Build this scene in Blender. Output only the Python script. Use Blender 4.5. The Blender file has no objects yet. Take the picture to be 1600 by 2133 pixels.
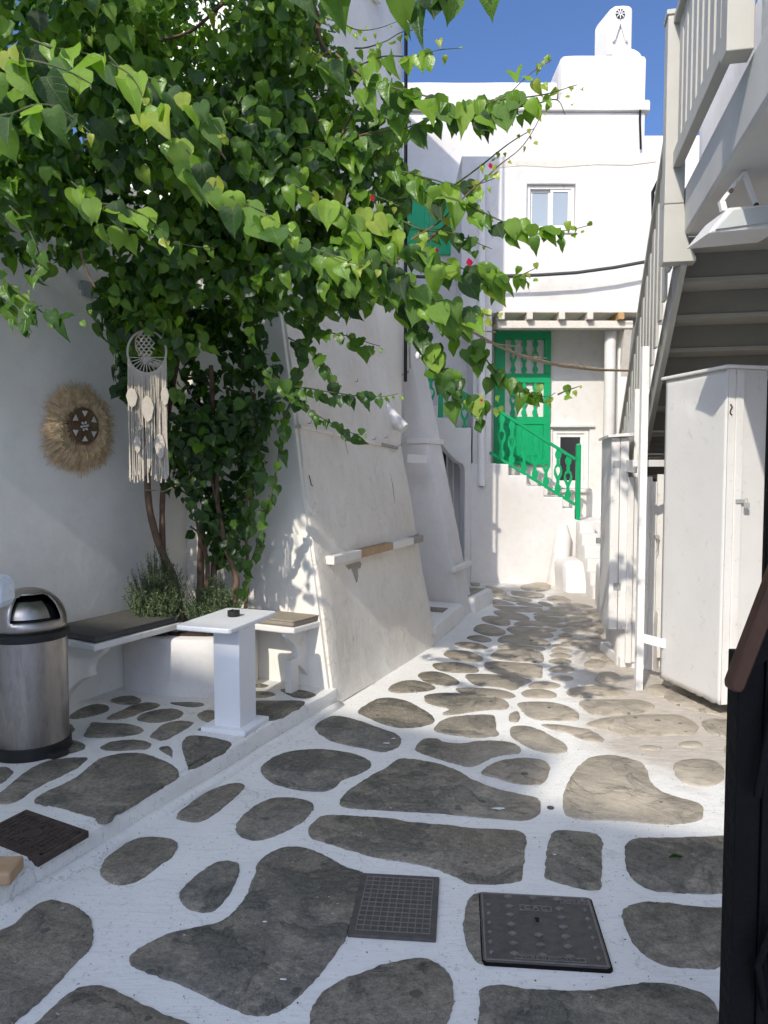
import bpy, bmesh, math, random
import numpy as np
from mathutils import Vector, Matrix, Quaternion, noise
random.seed(7); rng = np.random.default_rng(7)
S = bpy.context.scene
COL = S.collection
PI = math.pi

# ------------------------------------------------------------------ camera, world, sun, exposure
CAM_H = 1.7
PITCH = math.atan(93.5 / 1600)
cam_d = bpy.data.cameras.new("camera")
cam = bpy.data.objects.new("camera", cam_d); COL.objects.link(cam)
cam.location = (0, 0, CAM_H)
cam.rotation_euler = (PI / 2 - PITCH, 0, 0)
cam_d.sensor_fit = 'HORIZONTAL'; cam_d.sensor_width = 36; cam_d.lens = 36.0
cam_d.clip_start = 0.05; cam_d.clip_end = 500
S.camera = cam

SUN_EL = math.radians(36)
SUN_H = Vector((0.425, 0.905, 0)).normalized()          # the way the light travels, seen from above
w = bpy.data.worlds.new("World"); S.world = w; w.use_nodes = True
nt = w.node_tree; nt.nodes.clear()
o_ = nt.nodes.new('ShaderNodeOutputWorld'); b_ = nt.nodes.new('ShaderNodeBackground')
sk = nt.nodes.new('ShaderNodeTexSky'); sk.sky_type = 'NISHITA'; sk.sun_disc = False
sk.sun_elevation = SUN_EL
sk.sun_rotation = math.atan2(-SUN_H.x, -SUN_H.y)
sk.altitude = 0; sk.air_density = 0.62; sk.dust_density = 3.6; sk.ozone_density = 8.0
b_.inputs['Strength'].default_value = 0.15
nt.links.new(sk.outputs[0], b_.inputs[0]); nt.links.new(b_.outputs[0], o_.inputs[0])
sun_d = bpy.data.lights.new("sun", 'SUN'); sun_d.energy = 2.3; sun_d.angle = math.radians(0.53)
sun_d.color = (1.0, 0.925, 0.81)
sun = bpy.data.objects.new("sun", sun_d); COL.objects.link(sun); sun.location = (-4, -8, 12)
trav = Vector((SUN_H.x * math.cos(SUN_EL), SUN_H.y * math.cos(SUN_EL), -math.sin(SUN_EL)))
sun.rotation_euler = trav.to_track_quat('-Z', 'Y').to_euler()
S.view_settings.view_transform = 'Standard'; S.view_settings.look = 'None'
S.view_settings.exposure = 0.72; S.view_settings.gamma = 1.0; S.view_settings.use_curve_mapping = False
S.cycles.max_bounces = 12; S.cycles.diffuse_bounces = 9; S.cycles.transparent_max_bounces = 8
S.cycles.caustics_reflective = False; S.cycles.caustics_refractive = False

# ------------------------------------------------------------------ survey helpers: where a sight line of the photo meets a plane of the place
def ray(u, v):
    x = (u - 800) / 1600; y = (1066.5 - v) / 1600
    c, s = math.cos(PITCH), math.sin(PITCH)
    return Vector((x, c + y * s, -s + y * c))
def at(u, v, Y):
    d = ray(u, v); t = Y / d.y
    return Vector((d.x * t, Y, CAM_H + d.z * t))
def flat(u, v, z=0.0):
    d = ray(u, v); t = (z - CAM_H) / d.z
    return Vector((d.x * t, d.y * t, z))

# ------------------------------------------------------------------ object helpers
LOC = {}
def thing(name, label, cat, loc=(0, 0, 0), group=None):
    o = bpy.data.objects.new(name, None); COL.objects.link(o)
    o.empty_display_size = 0.1
    o.location = loc; LOC[o] = Vector(loc)
    o['label'] = label; o['category'] = cat
    if group: o['group'] = group
    return o
def tag(o, label, cat, group=None):
    o['label'] = label; o['category'] = cat
    if group: o['group'] = group
    return o
def finish(name, me, mat, parent=None, bevel=0, smooth=None, kind=None):
    n = len(me.vertices)
    co = np.empty(n * 3, dtype=np.float32); me.vertices.foreach_get('co', co); co = co.reshape(-1, 3)
    c = (co.min(0) + co.max(0)) / 2
    co -= c; me.vertices.foreach_set('co', co.ravel())
    if smooth is not None:
        me.polygons.foreach_set('use_smooth', [True] * len(me.polygons))
        if smooth < 180: me.set_sharp_from_angle(angle=math.radians(smooth))
    me.update()
    o = bpy.data.objects.new(name, me); COL.objects.link(o)
    if mat: me.materials.append(mat)
    c = Vector([float(q) for q in c])
    LOC[o] = c.copy()
    if parent is not None:
        o.parent = parent; o.location = c - LOC[parent]
    else: o.location = c
    if bevel:
        m = o.modifiers.new('bevel', 'BEVEL'); m.width = bevel; m.segments = 2; m.limit_method = 'ANGLE'
        m.angle_limit = math.radians(35)
    if kind: o['kind'] = kind
    return o
class MB:
    def __init__(s): s.v = []; s.f = []
    def add(s, vs, fs):
        n = len(s.v); s.v += [tuple(q) for q in vs]; s.f += [tuple(n + i for i in f) for f in fs]
    def box(s, o, a, b, c):
        """parallelepiped from corner o with edge vectors a, b, c"""
        o, a, b, c = Vector(o), Vector(a), Vector(b), Vector(c)
        if a.cross(b).dot(c) < 0: a, b = b, a
        vs = [o, o + a, o + a + b, o + b, o + c, o + a + c, o + a + b + c, o + b + c]
        s.add(vs, [(3, 2, 1, 0), (4, 5, 6, 7), (0, 1, 5, 4), (1, 2, 6, 5), (2, 3, 7, 6), (3, 0, 4, 7)])
    def bar(s, p, q, wv, hv):
        """bar from p to q, wv and hv full-size cross vectors, centred"""
        p, q, wv, hv = map(Vector, (p, q, wv, hv))
        s.box(p - wv / 2 - hv / 2, wv, hv, q - p)
    def tube(s, pts, r, n=8, cap=True):
        pts = [Vector(p) for p in pts]
        rs = r if isinstance(r, (list, tuple)) else [r] * len(pts)
        base = len(s.v); up = None
        for i, p in enumerate(pts):
            d = (pts[min(i + 1, len(pts) - 1)] - pts[max(i - 1, 0)])
            d = d.normalized() if d.length > 1e-9 else Vector((0, 0, 1))
            if up is None: up = d.orthogonal().normalized()
            up = (up - d * up.dot(d)); up = up.normalized() if up.length > 1e-6 else d.orthogonal().normalized()
            sd = d.cross(up)
            for k in range(n):
                a = 2 * PI * k / n
                s.v.append(tuple(p + (up * math.cos(a) + sd * math.sin(a)) * rs[i]))
        for i in range(len(pts) - 1):
            for k in range(n):
                a, b = base + i * n + k, base + i * n + (k + 1) % n
                s.f.append((a, b, b + n, a + n))
        if cap:
            s.f.append(tuple(base + k for k in reversed(range(n))))
            s.f.append(tuple(base + (len(pts) - 1) * n + k for k in range(n)))
    def lathe(s, prof, c, n=32, ax=None):
        c = Vector(c); base = len(s.v)
        q = Vector((0, 0, 1)).rotation_difference(Vector(ax)) if ax is not None else Quaternion()
        for (r, z) in prof:
            for k in range(n):
                a = 2 * PI * k / n
                s.v.append(tuple(c + q @ Vector((r * math.cos(a), r * math.sin(a), z))))
        for i in range(len(prof) - 1):
            for k in range(n):
                a, b = base + i * n + k, base + i * n + (k + 1) % n
                s.f.append((a, b, b + n, a + n))
        s.f.append(tuple(base + k for k in reversed(range(n))))
        s.f.append(tuple(base + (len(prof) - 1) * n + k for k in range(n)))
    def prism(s, poly, o, ax, ay, az):
        """extrude the 2-D polygon, its x along ax and y along ay from o, by the vector az"""
        o, ax, ay, az = map(Vector, (o, ax, ay, az)); n = len(poly)
        A = sum(poly[i][0] * poly[(i + 1) % n][1] - poly[(i + 1) % n][0] * poly[i][1] for i in range(n))
        if (A > 0) != (ax.cross(ay).dot(az) > 0): poly = poly[::-1]
        vs = [o + ax * x + ay * y for x, y in poly]; vs += [p + az for p in vs]
        s.add(vs, [tuple(reversed(range(n))), tuple(range(n, 2 * n))] + [(i, (i + 1) % n, n + (i + 1) % n, n + i) for i in range(n)])
    def mesh(s, name='m'):
        me = bpy.data.meshes.new(name); me.from_pydata(s.v, [], s.f); me.update(); return me
    def build(s, name, mat, parent=None, bevel=0, smooth=None, kind=None):
        return finish(name, s.mesh(name), mat, parent, bevel, smooth, kind)

def plaster(name, fp, z0, z1, mat, parent=None, top=None, r=0.03, seg=0.16, amp=0.007, kind=None, rt=None):
    """hand-plastered block: footprint, optional battered top outline, rounded corners, slightly uneven faces"""
    n = len(fp)
    A = sum(fp[i][0] * fp[(i + 1) % n][1] - fp[(i + 1) % n][0] * fp[i][1] for i in range(n))
    top = top or fp
    if A < 0: fp = fp[::-1]; top = top[::-1]
    def outline(P):
        P = [Vector(p) for p in P]; out = []
        for i in range(n):
            a, b, c = P[i - 1], P[i], P[(i + 1) % n]
            d1, d2 = (a - b).normalized(), (c - b).normalized()
            rr = min(r, (a - b).length * .4, (c - b).length * .4)
            for t in (0, .5, 1):
                p1, p2 = b + d1 * rr, b + d2 * rr
                out.append(p1.lerp(b, t).lerp(b.lerp(p2, t), t))
        return out
    B, T = outline(fp), outline(top); m = len(B)
    counts = [max(1, int((B[(i + 1) % m] - B[i]).length / seg)) for i in range(m)]
    def samp(Q):
        o = []
        for i in range(m):
            for k in range(counts[i]): o.append(Q[i].lerp(Q[(i + 1) % m], k / counts[i]))
        return o
    B, T = samp(B), samp(T); M = len(B)
    rt = min(r, (z1 - z0) * .45) if rt is None else rt
    nz = max(1, int((z1 - z0) / max(seg, (z1 - z0) / 60)))
    lev = [(z0 + (z1 - rt - z0) * i / nz, 0) for i in range(nz + 1)]
    lev += [(z1 - rt * .3, rt * .3), (z1, rt)]
    vs = []
    for z, ins in lev:
        t = (z - z0) / (z1 - z0)
        ring = [B[i].lerp(T[i], t) for i in range(M)]
        for i, p in enumerate(ring):
            if ins:
                e = (ring[(i + 1) % M] - ring[i - 1]).normalized()
                p = p + Vector((-e.y, e.x)) * ins
            q = Vector((p.x, p.y, z)); d = noise.noise_vector(q * 1.1) * amp + noise.noise_vector(q * 4.1) * amp * .4
            vs.append(q + d)
    fs = []
    for j in range(len(lev) - 1):
        for i in range(M):
            a, b = j * M + i, j * M + (i + 1) % M
            fs.append((a, b, b + M, a + M))
    k = (len(lev) - 1) * M
    fs.append(tuple(range(k, k + M))); fs.append(tuple(reversed(range(M))))
    me = bpy.data.meshes.new(name); me.from_pydata(vs, [], fs)
    return finish(name, me, mat, parent, smooth=42, kind=kind)

def wall_holes(name, o, d, L, z0, z1, thick, holes, mat, parent, seg=0.3, amp=0.005):
    """wall whose front lies on o + d*s; body behind it; holes = (s0, s1, za, zb)"""
    o, d = Vector((o[0], o[1])), Vector((d[0], d[1])).normalized()
    nrm = Vector((-d.y, d.x))
    xs, zs = {0.0, float(L)}, {float(z0), float(z1)}
    for h in holes: xs |= {h[0], h[1]}; zs |= {h[2], h[3]}
    def fill(q):
        q = sorted(q); out = []
        for a, b in zip(q, q[1:]):
            k = max(1, round((b - a) / seg)); out += [a + (b - a) * i / k for i in range(k)]
        return out + [q[-1]]
    xs, zs = fill(xs), fill(zs)
    solid = lambda i, j: 0 <= i < len(xs) - 1 and 0 <= j < len(zs) - 1 and not any(
        h[0] - 1e-6 < (xs[i] + xs[i + 1]) / 2 < h[1] + 1e-6 and h[2] - 1e-6 < (zs[j] + zs[j + 1]) / 2 < h[3] + 1e-6 for h in holes)
    vs, idx = [], {}
    def V(i, j, k):
        if (i, j, k) not in idx:
            p = o + d * xs[i] + nrm * (thick * k); q = Vector((p.x, p.y, zs[j]))
            if k == 0: q += noise.noise_vector(q * 1.1) * amp
            idx[(i, j, k)] = len(vs); vs.append(q)
        return idx[(i, j, k)]
    fs = []
    for i in range(len(xs) - 1):
        for j in range(len(zs) - 1):
            if not solid(i, j): continue
            fs.append((V(i, j, 0), V(i + 1, j, 0), V(i + 1, j + 1, 0), V(i, j + 1, 0)))
            fs.append((V(i, j + 1, 1), V(i + 1, j + 1, 1), V(i + 1, j, 1), V(i, j, 1)))
            if not solid(i - 1, j): fs.append((V(i, j, 0), V(i, j + 1, 0), V(i, j + 1, 1), V(i, j, 1)))
            if not solid(i + 1, j): fs.append((V(i + 1, j, 1), V(i + 1, j + 1, 1), V(i + 1, j + 1, 0), V(i + 1, j, 0)))
            if not solid(i, j - 1): fs.append((V(i, j, 1), V(i + 1, j, 1), V(i + 1, j, 0), V(i, j, 0)))
            if not solid(i, j + 1): fs.append((V(i, j + 1, 0), V(i + 1, j + 1, 0), V(i + 1, j + 1, 1), V(i, j + 1, 1)))
    me = bpy.data.meshes.new(name); me.from_pydata(vs, [], fs)
    return finish(name, me, mat, parent, bevel=0.012, smooth=42)

# ------------------------------------------------------------------ materials
class NT:
    def __init__(s, name):
        s.m = bpy.data.materials.new(name); s.m.use_nodes = True; s.t = s.m.node_tree
        s.p = s.t.nodes['Principled BSDF']; s.out = s.t.nodes['Material Output']
    def n(s, typ, **kw):
        x = s.t.nodes.new(typ)
        for k, v in kw.items():
            if k.startswith('i_'): x.inputs[k[2:].replace('_', ' ')].default_value = v
            else: setattr(x, k, v)
        return x
    def l(s, a, b): s.t.links.new(a, b)
    def coord(s, kind='Object', scale=(1, 1, 1)):
        c = s.n('ShaderNodeTexCoord'); m = s.n('ShaderNodeMapping'); m.inputs['Scale'].default_value = scale
        s.l(c.outputs[kind], m.inputs[0]); return m.outputs[0]
    def world(s, scale=(1, 1, 1)):
        g = s.n('ShaderNodeNewGeometry'); m = s.n('ShaderNodeMapping'); m.inputs['Scale'].default_value = scale
        s.l(g.outputs['Position'], m.inputs[0]); return m.outputs[0]
    def noise(s, vec, scale, detail=4, rough=.55, dist=0):
        x = s.n('ShaderNodeTexNoise'); x.inputs['Scale'].default_value = scale; x.inputs['Detail'].default_value = detail
        x.inputs['Roughness'].default_value = rough; x.inputs['Distortion'].default_value = dist
        s.l(vec, x.inputs['Vector']); return x.outputs['Fac']
    def ramp(s, fac, stops):
        x = s.n('ShaderNodeValToRGB'); e = x.color_ramp.elements
        while len(e) < len(stops): e.new(.5)
        for q, (p, c) in zip(e, stops):
            q.position = p; q.color = tuple(c) + (1,) if hasattr(c, '__len__') else (c, c, c, 1)
        s.l(fac, x.inputs[0]); return x.outputs[0]
    def mix(s, fac, a, b, typ='MIX'):
        x = s.n('ShaderNodeMix', data_type='RGBA', blend_type=typ)
        for sock, val in ((x.inputs[0], fac), (x.inputs[6], a), (x.inputs[7], b)):
            if hasattr(val, 'default_value') or isinstance(val, bpy.types.NodeSocket): s.l(val, sock)
            elif hasattr(val, '__len__'): sock.default_value = tuple(val) + (1,) if len(val) == 3 else val
            else: sock.default_value = val
        return x.outputs[2]
    def math(s, op, a, b=0.0):
        x = s.n('ShaderNodeMath', operation=op)
        for sock, val in ((x.inputs[0], a), (x.inputs[1], b)):
            if isinstance(val, bpy.types.NodeSocket): s.l(val, sock)
            else: sock.default_value = val
        return x.outputs[0]
    def bump(s, h, strength=.3, dist=.01, prev=None):
        x = s.n('ShaderNodeBump'); x.inputs['Strength'].default_value = strength; x.inputs['Distance'].default_value = dist
        s.l(h, x.inputs['Height'])
        if prev is not None: s.l(prev, x.inputs['Normal'])
        return x.outputs[0]
    def fin(s, col, rough=.8, nrm=None, metal=0, spec=.3):
        if isinstance(col, bpy.types.NodeSocket): s.l(col, s.p.inputs['Base Color'])
        else: s.p.inputs['Base Color'].default_value = tuple(col) + (1,)
        if isinstance(rough, bpy.types.NodeSocket): s.l(rough, s.p.inputs['Roughness'])
        else: s.p.inputs['Roughness'].default_value = rough
        s.p.inputs['Metallic'].default_value = metal
        s.p.inputs['Specular IOR Level'].default_value = spec
        if nrm is not None: s.l(nrm, s.p.inputs['Normal'])
        return s.m

def mk_plaster(name, col=(.74, .725, .705), dirt=.35, bs=.35, streak=0.0, worn=0.0):
    k = NT(name); v = k.world()
    big = k.noise(v, .9, 5, .6); fine = k.noise(v, 9, 6, .65); tiny = k.noise(v, 60, 4, .6)
    d = tuple(c * q for c, q in zip(col, (.86, .84, .80)))
    c = k.mix(k.ramp(big, [(.35, 0), (.7, 1)]), col, d)
    c = k.mix(k.math('MULTIPLY', k.ramp(fine, [(.5, 0), (.75, 1)]), dirt), c, tuple(q * .78 for q in d))
    # small chips and specks
    vo = k.n('ShaderNodeTexVoronoi'); vo.inputs['Scale'].default_value = 11; vo.inputs['Randomness'].default_value = 1
    wv = k.n('ShaderNodeVectorMath', operation='ADD'); k.l(v, wv.inputs[0])
    nz = k.n('ShaderNodeTexNoise'); nz.inputs['Scale'].default_value = 7; k.l(v, nz.inputs['Vector']); k.l(nz.outputs['Color'], wv.inputs[1]); k.l(wv.outputs[0], vo.inputs['Vector'])
    spk = k.ramp(vo.outputs['Distance'], [(.03, 1), (.075, 0)])
    c = k.mix(k.math('MULTIPLY', spk, .35 + .4 * worn), c, (.36, .31, .25))
    if streak:
        sv = k.world((9, 9, 1.1)); s1 = k.noise(sv, 1.6, 6, .65)
        c = k.mix(k.math('MULTIPLY', k.ramp(s1, [(.42, 0), (.8, 1)]), streak), c, (.58, .49, .38))
        s2 = k.noise(k.world((40, 40, 11)), 1.5, 5, .6)
        c = k.mix(k.math('MULTIPLY', k.ramp(s2, [(.66, 0), (.70, 1)]), streak * 2.6), c, (.30, .28, .25))
    hs = k.math('ADD', k.math('MULTIPLY', fine, .6), k.math('MULTIPLY', tiny, .12))
    hs = k.math('ADD', hs, k.math('MULTIPLY', big, 1.2))
    if worn:
        fl = k.ramp(k.noise(v, 5.5, 7, .68, .6), [(.56, 0), (.60, 1)])
        hs = k.math('ADD', hs, k.math('MULTIPLY', fl, .22 * worn))
    return k.fin(c, .88, k.bump(hs, bs, .02), spec=.2)
M = {}
M['plaster'] = mk_plaster('white_plaster')
M['plaster_shade'] = mk_plaster('smooth_wall_paint', (.88, .86, .80), .2, .22)
M['plaster_old'] = mk_plaster('weathered_plaster', (.87, .84, .78), .3, .7, streak=.2, worn=1)
M['plaster_clean'] = mk_plaster('clean_plaster', (.72, .705, .69), .25, .4)
M['pebbled'] = mk_plaster('pebbled_render', (.72, .72, .70), .4, 1.0)

def mk_ground():
    k = NT('whitewash_joints'); v = k.world(); 
    big = k.noise(v, 1.3, 6, .6); fine = k.noise(v, 14, 6, .7); tiny = k.noise(v, 90, 3, .6)
    c = k.mix(k.ramp(big, [(.35, 0), (.7, 1)]), (.86, .855, .815), (.78, .775, .74))
    brush = k.noise(k.world((3, 26, 1)), 2.2, 6, .7, 1.2)
    c = k.mix(k.math('MULTIPLY', k.ramp(brush, [(.5, 0), (.72, 1)]), .45), c, (.60, .59, .57))
    spk = k.ramp(k.noise(v, 70, 2, .5), [(.69, 0), (.73, 1)])
    c = k.mix(k.math('MULTIPLY', spk, .8), c, (.14, .13, .11))
    grit = k.math('MULTIPLY', k.ramp(k.noise(v, 30, 6, .75), [(.56, 0), (.66, 1)]), k.ramp(k.noise(v, 2.3, 3, .6), [(.42, 0), (.58, 1)]))
    c = k.mix(k.math('MULTIPLY', grit, .6), c, (.40, .37, .32))
    # hairline cracks
    wv = k.n('ShaderNodeVectorMath', operation='ADD'); k.l(v, wv.inputs[0])
    nz = k.n('ShaderNodeTexNoise'); nz.inputs['Scale'].default_value = 4; nz.inputs['Detail'].default_value = 6; k.l(v, nz.inputs['Vector'])
    sc = k.n('ShaderNodeVectorMath', operation='SCALE'); sc.inputs['Scale'].default_value = .5; k.l(nz.outputs['Color'], sc.inputs[0]); k.l(sc.outputs[0], wv.inputs[1])
    vo = k.n('ShaderNodeTexVoronoi', feature='DISTANCE_TO_EDGE'); vo.inputs['Scale'].default_value = 1.7; k.l(wv.outputs[0], vo.inputs['Vector'])
    cr = k.math('MULTIPLY', k.ramp(vo.outputs['Distance'], [(.0015, 1), (.0055, 0)]), k.ramp(k.noise(v, 2.1, 2, .5), [(.5, 0), (.56, 1)]))
    c = k.mix(k.math('MULTIPLY', cr, .42), c, (.32, .30, .27))
    # trodden-off paint along the right-hand side and up the lane
    sx = k.n('ShaderNodeSeparateXYZ'); k.l(v, sx.inputs[0])
    side = k.math('SUBTRACT', sx.outputs['X'], k.math('MULTIPLY', sx.outputs['Y'], .16))
    wm = k.n('ShaderNodeMapRange'); wm.inputs['From Min'].default_value = .1; wm.inputs['From Max'].default_value = .95; k.l(side, wm.inputs['Value'])
    fm = k.n('ShaderNodeMapRange'); fm.inputs['From Min'].default_value = 3.6; fm.inputs['From Max'].default_value = 4.6; k.l(sx.outputs['Y'], fm.inputs['Value'])
    far = k.n('ShaderNodeMapRange'); far.inputs['From Min'].default_value = 8.6; far.inputs['From Max'].default_value = 10.2; k.l(sx.outputs['Y'], far.inputs['Value'])
    worn = k.math('MAXIMUM', k.math('MULTIPLY', wm.outputs[0], fm.outputs[0]), k.math('MULTIPLY', far.outputs[0], .55))
    wn = k.ramp(k.math('ADD', k.math('MULTIPLY', worn, .55), k.math('MULTIPLY', k.noise(v, 3.2, 8, .72, .5), .62)), [(.50, 0), (.74, 1)])
    tan = k.mix(k.ramp(k.noise(k.world((4, 16, 1)), 2.5, 7, .7), [(.35, 0), (.65, 1)]), (.58, .51, .43), (.36, .32, .27))
    c = k.mix(k.math('MULTIPLY', wn, .85), c, tan)
    hs = k.math('ADD', k.math('MULTIPLY', fine, .6), k.math('MULTIPLY', tiny, .2)); hs = k.math('ADD', hs, k.math('MULTIPLY', big, 1.5))
    hs = k.math('SUBTRACT', hs, k.math('MULTIPLY', cr, .5)); hs = k.math('ADD', hs, k.math('MULTIPLY', brush, .5))
    return k.fin(c, .8, k.bump(hs, .45, .014), spec=.25)
M['ground'] = mk_ground()

def mk_stone():
    k = NT('schist_flagstone'); v = k.world()
    oi = k.n('ShaderNodeObjectInfo'); rnd = oi.outputs['Random']
    ang = k.n('ShaderNodeMapping'); k.l(v, ang.inputs[0])
    cmb = k.n('ShaderNodeCombineXYZ'); k.l(k.math('MULTIPLY', k.math('SUBTRACT', rnd, .5), 1.3), cmb.inputs[2]); k.l(cmb.outputs[0], ang.inputs['Rotation'])
    off = k.n('ShaderNodeCombineXYZ'); k.l(k.math('MULTIPLY', rnd, 37), off.inputs[0]); k.l(off.outputs[0], ang.inputs['Location'])
    st = k.n('ShaderNodeMapping'); st.inputs['Scale'].default_value = (1.0, 2.0, 1); k.l(ang.outputs[0], st.inputs[0])
    lay = k.noise(st.outputs[0], 3.2, 9, .68, .7)
    fine = k.noise(v, 45, 6, .75); mid = k.noise(ang.outputs[0], 6, 6, .62)
    base = k.ramp(rnd, [(0, (.225, .208, .175)), (.35, (.275, .25, .21)), (.6, (.205, .20, .182)), (.85, (.30, .262, .205)), (1, (.24, .235, .205))])
    c = k.mix(k.ramp(lay, [(.36, 0), (.64, 1)]), base, (.70, .69, .66), 'MULTIPLY')
    c = k.mix(k.math('MULTIPLY', k.ramp(mid, [(.48, 0), (.60, 1)]), .6), c, (.33, .295, .235))
    c = k.mix(k.math('MULTIPLY', k.ramp(k.noise(ang.outputs[0], 2.6, 7, .7, .9), [(.50, 0), (.56, 1)]), .5), c, (.10, .105, .09))
    c = k.mix(k.ramp(fine, [(.32, 0), (.64, 1)]), k.mix(1.0, c, (.66, .66, .66), 'MULTIPLY'), k.mix(1.0, c, (1.45, 1.43, 1.38), 'MULTIPLY'))
    grain = k.noise(v, 130, 4, .7)
    c = k.mix(k.ramp(grain, [(.35, 0), (.6, 1)]), k.mix(1.0, c, (.72, .72, .72), 'MULTIPLY'), c)
    # buff stone tone, with warm sunlight painted in right of the lane
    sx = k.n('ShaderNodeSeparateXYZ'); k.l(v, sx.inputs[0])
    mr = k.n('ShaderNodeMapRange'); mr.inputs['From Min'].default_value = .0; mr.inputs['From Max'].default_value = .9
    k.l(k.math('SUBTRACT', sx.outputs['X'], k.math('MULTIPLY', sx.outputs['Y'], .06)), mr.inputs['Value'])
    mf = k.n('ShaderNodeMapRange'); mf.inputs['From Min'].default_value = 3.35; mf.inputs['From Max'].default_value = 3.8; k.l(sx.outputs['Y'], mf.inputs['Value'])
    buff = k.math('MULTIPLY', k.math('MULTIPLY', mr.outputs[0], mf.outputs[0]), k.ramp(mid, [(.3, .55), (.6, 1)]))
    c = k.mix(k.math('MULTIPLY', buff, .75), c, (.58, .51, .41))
    # lichen spots and paint flecks
    wob = k.n('ShaderNodeVectorMath', operation='ADD'); wn_ = k.n('ShaderNodeTexNoise'); wn_.inputs['Scale'].default_value = 22; k.l(v, wn_.inputs['Vector'])
    ws = k.n('ShaderNodeVectorMath', operation='SCALE'); ws.inputs['Scale'].default_value = .035; k.l(wn_.outputs['Color'], ws.inputs[0]); k.l(v, wob.inputs[0]); k.l(ws.outputs[0], wob.inputs[1])
    vo = k.n('ShaderNodeTexVoronoi'); vo.inputs['Scale'].default_value = 7.5; k.l(wob.outputs[0], vo.inputs['Vector'])
    sv_ = k.n('ShaderNodeSeparateXYZ'); k.l(vo.outputs['Color'], sv_.inputs[0])
    rad = k.math('MULTIPLY', k.math('SUBTRACT', sv_.outputs['X'], .35), .30)
    sp = k.ramp(k.math('SUBTRACT', rad, vo.outputs['Distance']), [(.0, 0), (.02, 1)])
    c = k.mix(k.math('MULTIPLY', sp, .72), c, (.075, .073, .066))
    pf = k.ramp(k.noise(v, 38, 3, .5), [(.735, 0), (.75, 1)])
    c = k.mix(k.math('MULTIPLY', pf, .8), c, (.62, .61, .59))
    # brush marks of whitewash at the rim
    hs = k.math('ADD', k.math('MULTIPLY', lay, 1.4), k.math('MULTIPLY', fine, .22)); hs = k.math('ADD', hs, k.math('MULTIPLY', mid, .5)); hs = k.math('ADD', hs, k.math('MULTIPLY', k.ramp(k.noise(ang.outputs[0], 2.6, 7, .7, .9), [(.54, 0), (.58, 1)]), .35)); hs = k.math('ADD', hs, k.math('MULTIPLY', grain, .12))
    rg = k.math('ADD', .58, k.math('MULTIPLY', mid, .25))
    return k.fin(c, rg, k.bump(hs, 1.0, .018), spec=.3)
M['stone'] = mk_stone()

def mk_paint(name, col, rough=.45, var=.12, bs=.12, scale=6, wear=0.0, spec=.4):
    k = NT(name); v = k.world()
    n1 = k.noise(v, scale, 5, .6); n2 = k.noise(v, 40, 3, .6)
    c = k.mix(k.ramp(n1, [(.3, 0), (.7, 1)]), col, tuple(q * (1 - var) for q in col))
    if wear:
        wn = k.ramp(k.noise(v, 9, 7, .7, .4), [(.60, 0), (.66, 1)])
        c = k.mix(k.math('MULTIPLY', wn, wear), c, (.38, .32, .25))
        sp = k.ramp(k.noise(v, 55, 2, .5), [(.70, 0), (.73, 1)])
        c = k.mix(k.math('MULTIPLY', sp, wear), c, (.25, .18, .12))
    hs = k.math('ADD', n1, k.math('MULTIPLY', n2, .3))
    return k.fin(c, k.math('ADD', rough, k.math('MULTIPLY', n1, .12)), k.bump(hs, bs, .01), spec=spec)
M['white_paint'] = mk_paint('white_wood_paint', (.78, .765, .73), .45, .08, .15, wear=.35)
M['cab_paint'] = mk_paint('cabinet_paint', (.70, .69, .665), .42, .06, .16, 3.5, wear=.25)
M['table_paint'] = mk_paint('table_paint', (.80, .82, .84), .32, .04, .05)
M['greige'] = mk_paint('greige_wood_paint', (.47, .455, .40), .42, .08, .1, wear=.08)
M['greige_shaded'] = mk_paint('riser_shaded_greige', (.27, .258, .22), .7, .1, .1, spec=.2)  # greige darkened: the shade under the stair is put into the colour
M['tread_under'] = mk_paint('tread_shaded_greige', (.44, .42, .36), .7, .1, .1, spec=.2)  # stair greige with a little of that shade in its colour
M['green'] = mk_paint('green_gloss_paint', (.004, .34, .125), .3, .12, .08)
M['soffit'] = mk_paint('soffit_paint', (.62, .61, .58), .7, .12, .3, 3)
M['black'] = mk_paint('black_iron', (.004, .004, .004), .5, .3, .4, 30, spec=.15)
M['blackplastic'] = mk_paint('black_plastic', (.018, .018, .018), .5, .2, .1)
M['brownwood'] = mk_paint('varnished_handrail', (.085, .036, .018), .35, .35, .2, 14)
M['cushion'] = mk_paint('cushion_fabric', (.105, .102, .095), .95, .15, .3, 30, spec=.1)
M['cushion_tan'] = mk_paint('faded_cushion_fabric', (.33, .29, .23), .95, .15, .3, 30, spec=.1)
M['tanwood'] = mk_paint('bare_wood', (.50, .34, .20), .7, .2, .3, 14)
M['greywood'] = mk_paint('grey_wood', (.42, .39, .34), .8, .25, .3, 18)
M['bark'] = mk_paint('vine_bark', (.20, .13, .085), .85, .45, .9, 22)
M['bark_green'] = mk_paint('green_stem', (.09, .11, .045), .7, .3, .3, 22)
M['cane'] = mk_paint('dry_cane', (.38, .29, .19), .7, .35, .4, 26)
M['cotton'] = mk_paint('macrame_cotton', (.52, .47, .39), .95, .12, .3, 40, spec=.1)
M['iron_worn'] = mk_paint('worn_cast_iron', (.21, .195, .175), .45, .3, .4, 30)
M['rust'] = mk_paint('rusty_iron', (.085, .064, .05), .8, .5, .8, 24)
M['iron'] = mk_paint('cast_iron', (.10, .094, .085), .5, .35, .6, 26)
M['soil'] = mk_paint('planter_soil', (.06, .04, .03), .95, .5, 1.0, 30)
M['cable'] = mk_paint('grey_cable', (.06, .065, .07), .5, .2, .05)
M['zinc'] = mk_paint('zinc_hinge', (.42, .43, .42), .5, .25, .2, 40)
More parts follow.
